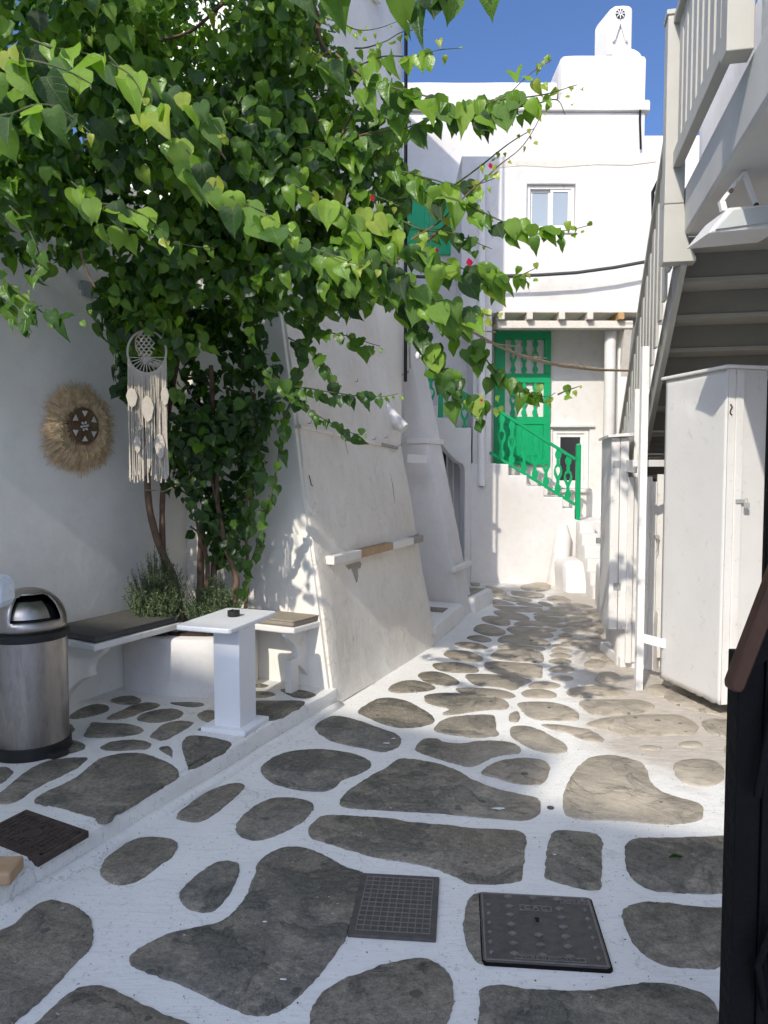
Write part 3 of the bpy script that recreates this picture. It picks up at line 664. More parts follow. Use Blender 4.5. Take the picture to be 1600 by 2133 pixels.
# mortar fillet along the foot of the terrace edge
fl = MB(); pts = [Vector((-2.73, 0, 0)).lerp(Vector((-.33, 5.42, 0)), i / 40) for i in range(41)]
fl.tube([p + Vector((.012, -.006, -.012)) + Vector((noise.noise(p * 3) * .012, 0, noise.noise(p * 5) * .006)) for p in pts], .045, 8)
fl.build('edge_fillet', M['ground'], terrace, smooth=180)

# ------------------------------------------------------------------ courtyard walls
corner = Vector((-1.563, 6.06, 0))
def back(s, off=0): return Vector((-.95, 5.75, 0)) + N_ * s - A_ * off
def on_left(s, z=0): return Vector((-1.86, 5.48, z)) + A_ * s
cw = thing('courtyard_wall', 'long smooth white wall behind the bin and the raffia hanging', 'wall', on_left(-2))
a, b = on_left(-5.5), on_left(.66)
plaster('wall_face', [xy(a), xy(b), xy(b - N_ * .5 + A_ * .4), xy(a - N_ * .5)], 0, 3.7, M['plaster_shade'], cw, r=.02, seg=.3, amp=.006)
bw0, bw1 = corner - N_ * .1, corner + N_ * 1.6
# tall house whose lane side rises above the buttresses
th = thing('tall_house', 'tall plain white house rising behind the vine, black pipe down its corner', 'house', (-1.5, 7.5, 0))
c1 = Vector((.195, 8.22, 0)); f = lambda s: c1 - A_ * s
plaster('house_body', [xy(c1), xy(back(-.10, -.02)), xy(corner + N_ * -.02), xy(corner - N_ * 2.5 + A_ * 1.5), xy(corner - N_ * 2 + A_ * 5), (-3.0, 11.5), (-1.2, 8.9)], 0, 9.6, M['plaster_shade'], th, r=.02, seg=.35, amp=.008)
# its high window seen edge-on
wc = f(1.02) + N_ * .012
wz0, wz1 = 6.15, 8.0
win = MB()
for (s0, s1, z0, z1) in ((-.02, .03, wz0, wz1), (.37, .42, wz0, wz1), (.03, .37, wz0, wz0 + .06), (.03, .37, wz1 - .06, wz1), (.185, .215, wz0 + .06, wz1 - .06)):
    win.box(wc + A_ * s0 + UP * z0, A_ * (s1 - s0), N_ * .05, UP * (z1 - z0))
wf = win.build('window', M['white_paint'], th, bevel=.004)
g = MB(); g.box(wc + A_ * .03 + UP * (wz0 + .06) + N_ * .008, A_ * .34, N_ * .012, UP * (wz1 - wz0 - .12)); g.build('pane', M['glass'], wf)
pp = MB(); pc = c1 + N_ * .05 - A_ * .03
pp.tube([pc + UP * z for z in (2.6, 5, 7.5, 9.4)], .018, 8); pp.build('downpipe', M['black'], th, smooth=60)
jb = MB(); jb.box(f(.35) + N_ * .02 + UP * 4.25, A_ * .14, N_ * .08, UP * .45); jb.build('cable_box', M['black'], th, bevel=.01)

# battered buttress in the foreground
bt = thing('battered_buttress', 'broad leaning buttress with patched plaster and a two-tone timber bar', 'buttress', (-.1, 6, 0))
p0, p1 = Vector((-.345, 5.375, 0)), Vector((.528, 7.33, 0))
H1 = 3.7
t0, t1 = p0 - N_ * .145 * H1, p1 - N_ * .205 * H1
bk0, bk1 = p0 - N_ * 1.2, p1 - N_ * 1.4
plaster('buttress_body', [xy(p0), xy(p1), xy(bk1), xy(bk0)], 0, H1, M['plaster_old'], bt, top=[xy(t0), xy(t1), xy(bk1), xy(bk0)], r=.05, seg=.1, amp=.016)
nr = [p0 - N_ * .03 - A_ * .02, p0 - N_ * .03 + A_ * .02, p0 - N_ * 1.15 + A_ * .02, p0 - N_ * 1.15 - A_ * .02]
nt_ = [q - N_ * .145 * H1 for q in nr[:2]] + nr[2:]
plaster('near_side', [xy(q) for q in nr], 0, H1 - .01, M['plaster_shade'], bt, top=[xy(q) for q in nt_], r=.012, seg=.12, amp=.006)
def bface(s, z, off=0.0):
    """point on the leaning face: s metres along the base, z up"""
    L = (p1 - p0).length; t = s / L; bat = .145 * (1 - t) + .205 * t
    return p0.lerp(p1, t) - N_ * bat * z + UP * z + N_ * off
def bface_px(u, v, off=.0):
    d = ray(u, v); lo = 3.0; hi = 11.0
    best = None
    for i in range(400):
        Y = 4.6 + i * .01; q = at(u, v, Y); z = q.z
        L = (p1 - p0).length; s = (q - p0).dot((p1 - p0).normalized()); t = max(0, min(1.2, s / L)); bat = .145 * (1 - t) + .205 * t
        surf = p0.lerp(p1, t) - N_ * bat * z; dd = abs((q - surf).dot(N_))
        if best is None or dd < best[0]: best = (dd, q)
    return best[1] + N_ * off
def timber(name, u0, v0, u1, v1, hgt, th_, splits, parent):
    a, b = bface_px(u0, v0), bface_px(u1, v1)
    d = (b - a)
    for i, (s0, s1, mat) in enumerate(splits):
        m = MB(); m.box(a + d * s0 - UP * hgt / 2 - N_ * .03 , d * (s1 - s0), N_ * (th_ + .03), UP * hgt)
        m.build(name, mat, parent, bevel=.004)
timber('timber_bar', 678, 1167, 868, 1121, .062, .075, [(0, .25, M['white_paint']), (.25, .595, M['tanwood']), (.595, .86, M['white_paint']), (.86, 1, M['greywood'])], bt)
timber('ledge_strip', 622, 888, 826, 933, .028, .022, [(0, .78, M['plaster_old']), (.78, 1, M['greywood'])], bt)
# exposed masonry under the bar
mm = MB(); c = bface_px(738, 1178)
pts2 = [(-.16, .02), (-.1, -.02), (-.06, -.005), (-.03, -.06), (0, -.13), (.03, -.09), (.04, -.03), (.09, -.03), (.12, .0), (.1, .02)]
mm.prism(pts2, c - N_ * .012, (p1 - p0).normalized(), UP - N_ * .16, N_ * .018); mm.build('bare_masonry', M['greywood'], bt)
def hook(u, v, par, face=bface_px):
    q = face(u, v, .0) - N_ * .005; m = MB()
    m.tube([q, q + N_ * .035 , q + N_ * .04 + UP * .02], .0025, 6); m.build('hook', M['rust'], par, smooth=60)
for (u, v) in ((835, 1126), (865, 1114), (776, 915), (800, 912), (830, 928), (640, 882), (738, 795)): hook(u, v, bt)
for pp_ in ([(716, 905), (728, 960), (738, 1000), (745, 1040), (752, 1075), (760, 1105)], [(812, 985), (818, 1010), (822, 1050), (824, 1085)], [(644, 990), (649, 1010), (652, 1012)]):
    m = MB(); m.tube([bface_px(u, v, -.001) for u, v in pp_], [.0035 + .002 * noise.noise(Vector((u, v, 0))) for u, v in pp_], 5); m.build('crack', M['rust'], bt)
# projecting stub with rounded plaster
st = MB(); c = at(828, 880, 7.35)
st.tube([c - N_ * .35 + UP * .45, c - N_ * .2 + UP * .2, c - N_ * .06 + UP * .04, c + N_ * .08 - UP * .06], [.1, .1, .075, .05], 14)
st.build('waterspout', M['plaster'], bt, smooth=40)

# lower house along the lane, its slim buttress and doorsteps
lh = thing('lane_house', 'low white house between the two buttresses with cable bundle', 'house', (0, 9, 0))
lA, lB = Vector((-.1, 8.30, 0)), Vector((.34, 9.15, 0))
plaster('house_body', [xy(lA), xy(lB), xy(lB - N_ * 2.2), xy(lA - N_ * 2.2)], 0, 3.55, M['plaster_clean'], lh, r=.06, seg=.25)
b2 = thing('slim_buttress', 'slim leaning buttress beyond the broad one, camera at its top', 'buttress', (.9, 8.7, 0))
q0, q1 = Vector((.885, 8.60, 0)), Vector((1.075, 9.02, 0)); H2 = 3.3
plaster('buttress_body', [xy(q0), xy(q1), xy(q1 - N_ * 1.1), xy(q0 - N_ * 1.1)], 0, H2, M['plaster_clean'], b2,
        top=[xy(q0 - N_ * .22 * H2), xy(q1 - N_ * .22 * H2), xy(q1 - N_ * 1.1), xy(q0 - N_ * 1.1)], r=.03, seg=.12, amp=.01)
nd = (q0 - Vector((0, 0, 0)))
m = MB(); z = 2.0; a = q0 - N_ * (.22 * z) + UP * z
m.box(a - A_ * .02 - N_ * .25 - UP * .03, A_ * -.0 + N_ * .26, A_ * .5, UP * .06); m.build('timber_bar', M['white_paint'], b2, bevel=.004)
m = MB(); a = at(942, 1188, 8.6); b = at(978, 1172, 8.95)
m.bar(a, b, N_ * .06, UP * .05); m.build('timber_peg', M['white_paint'], b2, bevel=.004)
m = MB(); a = at(848, 955, 8.57); b = at(889, 957, 8.57); m.bar(a, b, Vector((0, .05, 0)), UP * .09); m.build('timber_plate', M['white_paint'], b2, bevel=.004)
# doorsteps
ds = thing('low_doorstep', 'low whitewashed doorstep between the two buttresses', 'step', (.7, 8.1, 0), )
a, b = Vector((.50, 7.32, 0)), Vector((.90, 8.55, 0))
ob = plaster('step_body', [xy(a), xy(b), xy(b - N_ * .7), xy(a - N_ * .7)], 0, .17, M['ground'], ds, r=.03, seg=.12, amp=.008)
ds2 = thing('far_doorstep', 'whitewashed doorstep with grey stone top beyond the slim buttress', 'step', (1.2, 9.3, 0))
a, b = Vector((1.06, 8.87, 0)), Vector((1.37, 9.50, 0))
plaster('step_body', [xy(a), xy(b), xy(b - N_ * .9), xy(a - N_ * .9)], 0, .19, M['ground'], ds2, r=.04, seg=.12, amp=.008)
m = MB(); a, b = a - N_ * .08 - A_ * .0, b - N_ * .08 - A_ * .08
m.prism([xy(a), xy(b), xy(b - N_ * .7), xy(a - N_ * .7)], (0, 0, .185), (1, 0, 0), (0, 1, 0), (0, 0, .012)); m.build('step_stone', M['stone'], ds2, bevel=.01)
a = Vector((.62, 7.9, 0)); m = MB(); m.prism([(.62, 8.0), (.70, 8.25), (.45, 8.35), (.35, 8.1)], (0, 0, .163), (1, 0, 0), (0, 1, 0), (0, 0, .014)); m.build('step_stone', M['stone'], ds, bevel=.008)
# cable bundle and security camera
cb = MB()
for i in range(9):
    ph = random.random() * 6; pts = []
    for k in range(13):
        t = k / 12; pts.append(at(800 + 52 * t, 776 + 9 * math.sin(t * 3.1 + .2 * i) + i * 1.9 - 6 * t * t, 8.45 + .01 * math.sin(ph + 5 * t)))
    cb.tube(pts, .004, 6)
for i in range(3): cb.tube([at(848 + i * 3, 640, 8.5), at(851 + i * 2, 700, 8.5), at(853 + i, 768, 8.47)], .004, 6)
tag(cb.build('cable_bundle', M['greywood'], smooth=60), 'loose coil of thin grey cables tied to the wall beside the security camera', 'cables')
sc = thing('security_camera', 'small white security camera bracketed to the slim buttress', 'camera', at(873, 745, 8.55))
m = MB(); q = at(868, 742, 8.6); m.lathe([(.045, 0), (.05, .02), (.03, .05)], q, 16, (.8, -.6, 0)); m.build('base', M['pvc'], sc, smooth=40)
m = MB(); m.tube([q + Vector((.03, -.02, 0)), q + Vector((.07, -.08, -.01))], .032, 14); m.build('body', M['pvc'], sc, smooth=40)
m = MB(); m.tube([q + Vector((.07, -.08, -.01)), q + Vector((.078, -.092, -.012))], .024, 14); m.build('lens', M['black'], sc, smooth=40)

# ------------------------------------------------------------------ planter, benches, table, bin
pl = thing('planter', 'rounded white masonry planter in the courtyard corner holding the vine', 'planter', (-1.3, 5.6, .12))
arc = [Vector((-1.875, 5.43)), Vector((-1.70, 5.30)), Vector((-1.45, 5.19)), Vector((-1.18, 5.17)), Vector((-1.02, 5.26)), Vector((-.94, 5.42)), Vector((-.93, 5.80))]
crn = [Vector((-1.563, 6.08)), Vector((-1.88, 5.6))]
outer = [xy(p) for p in arc + crn]
cen = Vector((-1.4, 5.62))
inner = [xy(cen + (Vector(p) - cen) * .80) for p in outer]
o = plaster('planter_wall', outer, .11, .53, M['plaster'], pl, r=.05, seg=.08, amp=.007, rt=.03)
m = MB(); m.prism(inner, (0, 0, .525), (1, 0, 0), (0, 1, 0), (0, 0, .018)); m.build('soil', M['soil'], pl, bevel=.006)

def seat(name, label, corners, z, ct, cm, bracket_fn):
    t = thing(name, label, 'bench', Vector((corners[0][0], corners[0][1], .12)))
    m = MB(); m.prism(corners, (0, 0, z), (1, 0, 0), (0, 1, 0), (0, 0, .045)); m.build('seat', M['white_paint'], t, bevel=.01)
    c = Vector((sum(p[0] for p in corners) / 4, sum(p[1] for p in corners) / 4))
    cc = [xy(c + (Vector(p) - c) * .965) for p in corners]
    cu = bpy.data.meshes.new('c'); mb = MB(); mb.prism(cc, (0, 0, z + .046), (1, 0, 0), (0, 1, 0), (0, 0, ct))
    cu_o = mb.build('cushion', cm, t); md = cu_o.modifiers.new('b', 'BEVEL'); md.width = .016; md.segments = 3
    pz = MB()
    for i in range(4):
        a, b = Vector(cc[i]), Vector(cc[(i + 1) % 4])
        pz.tube([Vector((a.x, a.y, z + .046 + ct * .9)), Vector((b.x, b.y, z + .046 + ct * .9))], .004, 6)
    pz.build('piping', cm, cu_o, smooth=60)
    bracket_fn(t); return t
def corbel(parent, base, out, side, zt, depth, height, mat):
    """scroll bracket in the vertical plane (out, up)"""
    P = [(0, 0), (depth, 0), (depth, -.03)]
    for i in range(9):
        t = i / 8; P.append((depth * (.97 - .28 * t - .0 * t) - .05 * math.sin(t * PI), -.05 - (height * .42) * t))
    for i in range(9):
        t = i / 8; P.append((depth * .69 * (1 - t) ** 1.1 + .0, -.05 - height * .42 - (height * .53) * t + .03 * math.sin(t * PI)))
    P.append((0, -height))
    m = MB(); m.prism(P, Vector(base) + UP * zt, out, UP, side); return m.build('bracket', mat, parent, bevel=.008, smooth=35)
lc = [xy(flat(188, 1352, .6)), xy(flat(378, 1301, .6)), xy(on_left(.10)), xy(on_left(-.62))]
lc = [(-1.755, 4.60), (-1.40, 5.30), xy(on_left(.06)), xy(on_left(-.70))]
def br1(t):
    corbel(t, on_left(-.58), N_, A_ * .06, .58, .40, .40, M['plaster_shade'])
    m = MB(); q = Vector((-1.42, 5.36, .535)); m.tube([q - N_ * .3, q - N_ * .02], [.05, .035], 12); m.build('bracket', M['plaster_shade'], t, smooth=40)
seat('wall_bench', 'white wall bench beside the bin under a dark grey cushion', lc, .58, .048, M['cushion'], br1)
# niche back wall: the face is a skin on the tall house
nb = thing('niche_wall', 'short white back wall of the niche dappled with leaf-shaped sunlight', 'wall', back(.2))
plaster('wall_face', [xy(back(-.75)), xy(back(-.1)), xy(back(-.1, -.28)), xy(back(-.75, -.28))], .08, 4.9, M['plaster_shade'], nb, r=.02, seg=.25, amp=.006)
rc = [xy(back(-.02, .36)), xy(back(.56, .36)), xy(back(.60, .0)), xy(back(-.02, 0))]
def br2(t):
    for s in (.44,):
        corbel(t, back(s, 0) + UP * 0, -A_, N_ * .055, .56, .33, .45, M['white_paint'])
        m = MB(); m.box(back(s, .2) + UP * .12, -A_ * .10, N_ * .055, UP * .24); m.build('leg', M['white_paint'], t, bevel=.01)
seat('corner_bench', 'short white bench right of the pedestal table under a tan cushion', rc, .56, .045, M['cushion_tan'], br2)

tb = thing('pedestal_table', 'white pedestal table with square column and rounded thin top', 'table', (-.95, 4.65, .12))
tx, ty = Vector((.325, .946, 0)), Vector((.946, -.325, 0))
tc = Vector((-.96, 4.69, 0))
def trect(cx, hx, hy, r=0.03):
    P = []
    for sx, sy, a0 in ((1, 1, 0), (-1, 1, 90), (-1, -1, 180), (1, -1, 270)):
        for k in range(5):
            a = math.radians(a0 + 22.5 * k); P.append((sx * (hx - r) + r * math.cos(a), sy * (hy - r) + r * math.sin(a)))
    return P
m = MB(); m.prism(trect(0, .185, .30), tc + UP * .742, ty, tx, UP * .032); m.build('table_top', M['table_paint'], tb, bevel=.008, smooth=35)
pcn = Vector((-.905, 4.60, 0))
m = MB(); m.box(pcn - ty * .088 - tx * .10 + UP * .152, ty * .176, tx * .20, UP * .592); m.build('column', M['table_paint'], tb, bevel=.006)
m = MB(); m.box(pcn - ty * .15 - tx * .155 + UP * .124, ty * .30, tx * .31, UP * .03); m.build('foot_plate', M['table_paint'], tb, bevel=.008)
ap = at(483, 1279, 4.72); ap = Vector((-.935, 4.73, .775))
m = MB(); m.lathe([(.036, 0), (.038, .005), (.038, .034), (.031, .036), (.030, .012), (.001, .011)], ap, 28)
for k in range(4): m.box(ap + Vector((.034 * math.cos(k * PI / 2 + .4) - .004, .034 * math.sin(k * PI / 2 + .4) - .004, .034)), (.008, 0, 0), (0, .008, 0), (0, 0, .004))
tag(m.build('ashtray', M['blackplastic'], smooth=35), 'small round black ashtray on the white pedestal table', 'ashtray')

bn = thing('litter_bin', 'brushed steel litter bin with domed swing lid and black rim', 'bin', (-1.97, 4.22, .12))
bc = Vector((-1.975, 4.22, 0)); R = .2
m = MB(); m.lathe([(R + .008, .121), (R + .01, .135), (R + .01, .185), (R, .19)], bc, 48); m.build('base_ring', M['blackplastic'], bn, smooth=35)
m = MB(); m.lathe([(R, .19), (R, .76)], bc, 56); m.build('body', M['steel'], bn, smooth=35)
m = MB(); m.lathe([(R + .006, .76), (R + .014, .765), (R + .014, .80), (R + .002, .806)], bc, 56); m.build('rim_ring', M['blackplastic'], bn, smooth=35)
# dome with an opening
dv, df = [], []; nn, mmz = 56, 20; zb, hh_ = .806, .20
face_dir = math.radians(-50)
def dome(r, th_, ph): return Vector((bc.x + r * math.cos(ph) * math.cos(th_), bc.y + r * math.cos(ph) * math.sin(th_), zb + hh_ * r / R * (math.sin(ph) ** .92) + (.03 if ph > 0 else 0) * min(1, ph * 6)))
opening = lambda th_, ph: abs((th_ - face_dir + PI) % (2 * PI) - PI) < .80 - .14 * ph and .13 < ph < 1.02
for j in range(mmz + 1):
    for i in range(nn): dv.append(dome(R, face_dir + 2 * PI * i / nn + PI / nn, (PI / 2) * j / mmz * .999))
for j in range(mmz):
    for i in range(nn):
        th_ = face_dir + 2 * PI * (i + 1) / nn; ph = (PI / 2) * (j + .5) / mmz
        if opening(th_, ph): continue
        a, b = j * nn + i, j * nn + (i + 1) % nn; df.append((a, b, b + nn, a + nn))
me = bpy.data.meshes.new('dome_lid'); me.from_pydata(dv, [], df); o = finish('dome_lid', me, M['steel'], bn, smooth=60)
md = o.modifiers.new('s', 'SOLIDIFY'); md.thickness = .006; md.offset = -1
dv, df = [], []
for j in range(9):
    for i in range(13): dv.append(dome(R * .90, face_dir - .78 + 1.20 * i / 12, .30 + .62 * j / 8) - Vector((0, 0, .012)) )
for j in range(8):
    for i in range(12): a = j * 13 + i; df.append((a, a + 1, a + 14, a + 13))
me = bpy.data.meshes.new('swing_flap'); me.from_pydata(dv, [], df); o = finish('swing_flap', me, M['steel'], bn, smooth=80)
m = MB(); m.lathe([(R * .84, .80), (R * .8, .86), (R * .6, .93), (R * .3, .965), (.01, .98)], bc, 32); m.build('liner', M['blackplastic'], bn, smooth=60)
m = MB(); fd = Vector((math.cos(face_dir + .35), math.sin(face_dir + .35), 0)); sd = Vector((-fd.y, fd.x, 0))
m.box(bc + fd * (R - .03) - sd * .05 + UP * .121, sd * .10, fd * .085, UP * .035); m.build('pedal', M['blackplastic'], bn, bevel=.01)

# menu stand just leaving the frame on the left
ms = thing('menu_stand', 'wooden-footed stand with a pale plastic box at the left edge', 'stand', (-1.5, 2.9, .12))
m = MB(); m.box(Vector((-1.62, 2.80, .115)), (.208, .015, 0), (-.01, .14, 0), (0, 0, .055)); m.build('foot', M['tanwood'], ms, bevel=.012)
m = MB(); m.bar((-1.585, 2.91, .15), (-1.585, 2.95, 1.149), (.05, 0, 0), (0, .05, 0)); m.build('post', M['tanwood'], ms, bevel=.004)
m = MB(); m.prism([(0, 0), (.155, .0), (.172, .03), (.172, .09), (.155, .12), (0, .13)], Vector((-1.645, 2.93, 1.15)), (1, 0, 0), (0, 0, 1), (0, .12, 0)); m.build('box', M['blueplastic'], ms, bevel=.012)

# ------------------------------------------------------------------ wall hangings
def left_px(u, v, off=0):
    d = ray(u, v); t = (Vector((-1.86, 5.48, 0)) - Vector((0, 0, CAM_H))).dot(N_) / d.dot(N_)
    return Vector((0, 0, CAM_H)) + d * t + N_ * off
rh = thing('raffia_hanging', 'round straw fringe wall hanging with shell flower centre', 'wall hanging', left_px(163, 888))
rc_ = left_px(160, 888); m = MB()
rr = random.Random(3)
for i in range(1500):
    a = rr.random() * 2 * PI; r0 = .085 + .07 * rr.random(); r1 = .255 + .06 * noise.noise(Vector((math.cos(a) * 2, math.sin(a) * 2, 5))) + .055 * rr.random() ** 2 + (.03 if math.sin(a) < -.2 else 0)
    if r0 > .12: r1 -= .05 * rr.random()
    h0, h1 = .045 * rr.random() + .01, .004 + .05 * rr.random()
    d0 = A_ * math.cos(a) + UP * math.sin(a); da = rr.uniform(-.12, .12)
    d1 = A_ * math.cos(a + da) + UP * math.sin(a + da); sd = (A_ * -math.sin(a) + UP * math.cos(a)) * .0024
    q0_ = rc_ + d0 * r0 + N_ * h0; q1_ = rc_ + d1 * (r0 + r1) / 2 + N_ * (.02 + max(h0, h1)); q2_ = rc_ + d1 * r1 + N_ * h1 - UP * .012
    m.add([q0_ - sd, q0_ + sd, q1_ + sd, q1_ - sd, q2_ + sd * .6, q2_ - sd * .6], [(0, 1, 2, 3), (3, 2, 4, 5)])
m.build('fringe', M['raffia'], rh, kind='stuff')
m = MB()
for k in range(13): 
    r = .012 + k * .0088; m.tube([rc_ + N_ * (.055 + .001 * k) + (A_ * math.cos(t * PI / 14) + UP * math.sin(t * PI / 14)) * r for t in range(29)], .0052, 6, cap=False)
m.lathe([(.13, .02), (.13, .05), (.01, .052)], rc_, 28, N_); m.build('woven_centre', M['basket'], rh, smooth=60)
for k in range(6):
    a = k * PI / 3 + .5; c = rc_ + N_ * .072 + (A_ * math.cos(a) + UP * math.sin(a)) * .088; m = MB()
    d = A_ * math.cos(a) + UP * math.sin(a); s = A_ * -math.sin(a) + UP * math.cos(a)
    m.prism([(-.024, -.012), (.024, -.012), (.0, .026)], c, s, -d, N_ * .008); m.build('shell_triangle', M['shell'], rh, bevel=.003)
for k in range(7):
    a = k * PI / 3 + .2; r = .024 if k < 6 else 0; c = rc_ + N_ * .074 + (A_ * math.cos(a) + UP * math.sin(a)) * r
    d = (A_ * math.cos(a) + UP * math.sin(a)); m = MB(); m.tube([c - d * .011, c - d * .006, c, c + d * .006, c + d * .011], [.002, .007, .0085, .007, .002], 8); m.build('cowrie_shell', M['shell'], rh, smooth=60)

dc = thing('macrame_hanging', 'cream macrame dream catcher with long fringe hanging from the vine', 'wall hanging', at(305, 690, 4.35))
dY = 4.35; PX = dY / 1600
cx_ = at(306, 733, dY)
def dpt(du, dv, dy=0): return cx_ + Vector((du * PX, dy, -dv * PX))
m = MB(); m.tube([dpt(40 * math.cos(t * PI / 18), 44 * math.sin(t * PI / 18)) for t in range(37)], .0065, 8, cap=False); m.build('ring', M['cotton'], dc, smooth=60)
m = MB(); m.tube([dpt(-2 - 20 * math.cos(t * PI / 14), -16 + 26 * math.sin(t * PI / 14), -.01) for t in range(-7, 8)], .005, 8, cap=False); m.build('inner_ring', M['tanwood'], dc, smooth=60)
m = MB()
for i in range(7):
    for j in range(9):
        if abs(j - 4) + abs(i - 3) * 1.35 > 6: continue
        c = dpt(-2 + (i - 3) * 5.2, -14 + (j - 4) * 6.4, -.012)
        s = 1 if (i + j) % 2 else -1
        m.tube([c + Vector((-.010 * s, 0, .009)), c, c + Vector((.010 * s, 0, -.009))], .0042, 6)
m.build('knotted_panel', M['cotton'], dc, smooth=60)
m = MB()
for k in range(13):
    a = math.radians(15 + k * 12.5); m.tube([dpt(-2, 12, -.008), dpt(39 * math.cos(a), 43 * math.sin(a))], .0028, 6)
m.build('spokes', M['cotton'], dc, smooth=60)
m = MB(); rr = random.Random(9)
for k in range(64):
    t = k / 63; a = math.radians(170 - 160 * t); x0, y0 = 40 * math.cos(a), 44 * math.sin(a)
    xe = x0 * .95 + rr.uniform(-5, 5); ye = 262 + rr.uniform(-10, 8) - (18 if .45 < t < .6 else 0) - (90 if .72 < t < .85 and k % 2 else 0)
    dz = rr.uniform(-.015, .015); pts = [dpt(x0, y0)] + [dpt(x0 + (xe - x0) * q + rr.uniform(-1.2, 1.2), y0 + (ye - y0) * q, dz) for q in (.25, .5, .75, .93, 1)]
    m.tube(pts, [.0026, .0026, .0026, .0028, .0034, .005], 5)
m.build('cords', M['cotton'], dc, smooth=60)
for (du, dv, w_, h_) in ((-30, 95, 22, 42), (2, 118, 24, 56), (38, 92, 16, 40), (26, 195, 20, 56), (-20, 190, 14, 40)):
    m = MB(); P = [(0, 0), (w_ * .35, h_ * .12), (w_ * .55, h_ * .45), (w_ * .35, h_ * .85), (0, h_), (-w_ * .3, h_ * .8), (-w_ * .5, h_ * .4), (-w_ * .3, h_ * .1)]
    m.prism([(x * PX, -y * PX) for x, y in P], dpt(du, dv - h_ / 2, -.03), (1, .15, 0), UP, (0, .008, 0)); m.build('cotton_leaf', M['cotton'], dc, bevel=.002)
m = MB(); m.tube([at(400, 832, 5.1), at(430, 860, 5.1), at(462, 873, 5.1)], .003, 6); m.tube([at(402, 842, 5.1), at(432, 866, 5.1), at(464, 875, 5.1)], .003, 6)
m.tube([at(470, 885, 5.1), at(478, 905, 5.1), at(482, 925, 5.1)], [.003, .004, .007], 6)
m.build('tie_cord', M['cotton'], dc, smooth=60)
m = MB(); m.tube([at(302, 1020, 5.15), at(340, 1024, 5.1), at(375, 1008, 5.1), at(410, 975, 5.1), at(450, 930, 5.15)], .0045, 6)
tag(m.build('rope', M['cane'], smooth=60), 'slack jute rope tied round the vine stems below the macrame fringe', 'rope')
m = MB(); q = left_px(182, 603, 0); m.box(q - A_ * .06 - UP * .05 , A_ * .13, N_ * .03, UP * .10); tag(m.build('junction_box', M['zinc'], bevel=.006), 'small grey junction box on the wall just under the leaves', 'box')

# ------------------------------------------------------------------ covers let into the paving
def cover_frame(P):
    c = sum(P, Vector((0, 0, 0))) / 4; return c
P = [Vector((x, y, 0)) for x, y in ((.383, 2.971), (.82, 2.923), (.767, 2.49), (.325, 2.527))]
ax = ((P[1] - P[0]) + (P[2] - P[3])).normalized(); ay = ((P[0] - P[3]) + (P[1] - P[2])).normalized()
ay = (ay - ax * ay.dot(ax)).normalized(); cc = sum(P, Vector((0, 0, 0))) / 4; hx, hy = .221, .221
mc = thing('inspection_cover', 'large square cast inspection cover with raised diamonds and 50X50 marking', 'cover', cc)
def rectp(hx, hy, r=.012): return [(-hx + r, -hy), (hx - r, -hy), (hx, -hy + r), (hx, hy - r), (hx - r, hy), (-hx + r, hy), (-hx, hy - r), (-hx, -hy + r)]
m = MB(); m.prism(rectp(hx, hy), cc - UP * .02, ax, ay, UP * .030); m.build('frame', M['black'], mc, bevel=.002)
m = MB(); m.prism(rectp(hx - .006, hy - .006), cc + UP * .005, ax, ay, UP * .009); m.build('lid', M['iron'], mc, bevel=.002)
Z = cc + UP * .0142
m = MB()
for (x0, x1, y0, y1) in ((-hx + .012, hx - .012, hy - .018, hy - .012), (-hx + .012, hx - .012, -hy + .012, -hy + .018), (-hx + .012, -hx + .018, -hy + .018, hy - .018), (hx - .018, hx - .012, -hy + .018, hy - .018)):
    m.box(Z + ax * x0 + ay * y0 - UP * .003, ax * (x1 - x0), ay * (y1 - y0), UP * .005)
m.build('rim', M['iron_worn'], mc, bevel=.001)
def rline(m, x0, x1, y0, y1, t=.003):
    for a in ((x0, x1, y0, y0 + t), (x0, x1, y1 - t, y1), (x0, x0 + t, y0 + t, y1 - t), (x1 - t, x1, y0 + t, y1 - t)):
        m.box(Z + ax * a[0] + ay * a[2] - UP * .003, ax * (a[1] - a[0]), ay * (a[3] - a[2]), UP * .0055)
for i, x in enumerate((-.185, -.105, -.01, .085, .18)):
    for j in range(7):
        y = .178 - j * .058
        if x == -.01 and 1 <= j <= 3: continue
        if x == -.185 and j == 0: continue
        if (x > .05 and j == 0) or (j == 6 and x == -.01): pass
        m = MB(); k = .5 if abs(x) > .15 else 1
        m.prism([(-.017 * k, 0), (0, -.011), (.017 * k, 0), (0, .011)], Z + ax * x + ay * (y if j else .186) - UP * .003, ax, ay, UP * .009); m.build('raised_diamond', M['iron_worn'], mc, bevel=.0015)
m = MB(); rline(m, -.065, .055, .10, .135); rline(m, .095, .20, .160, .188); rline(m, -.105, .135, -.195, -.172); m.build('text_panel', M['iron_worn'], mc)
m = MB(); m.box(Z + ax * -.026 + ay * .015 - UP * .003, ax * .038, ay * .048, UP * .006); m.build('key_plate', M['iron'], mc, bevel=.003)
m = MB(); m.prism([(-.008, 0), (.008, 0), (.006, .016), (.011, .02), (.006, .03), (-.006, .03), (-.011, .02), (-.006, .016)], Z + ax * -.007 + ay * .024 + UP * .003, ax, ay, UP * .0006); m.build('key_slot', M['black'], mc)
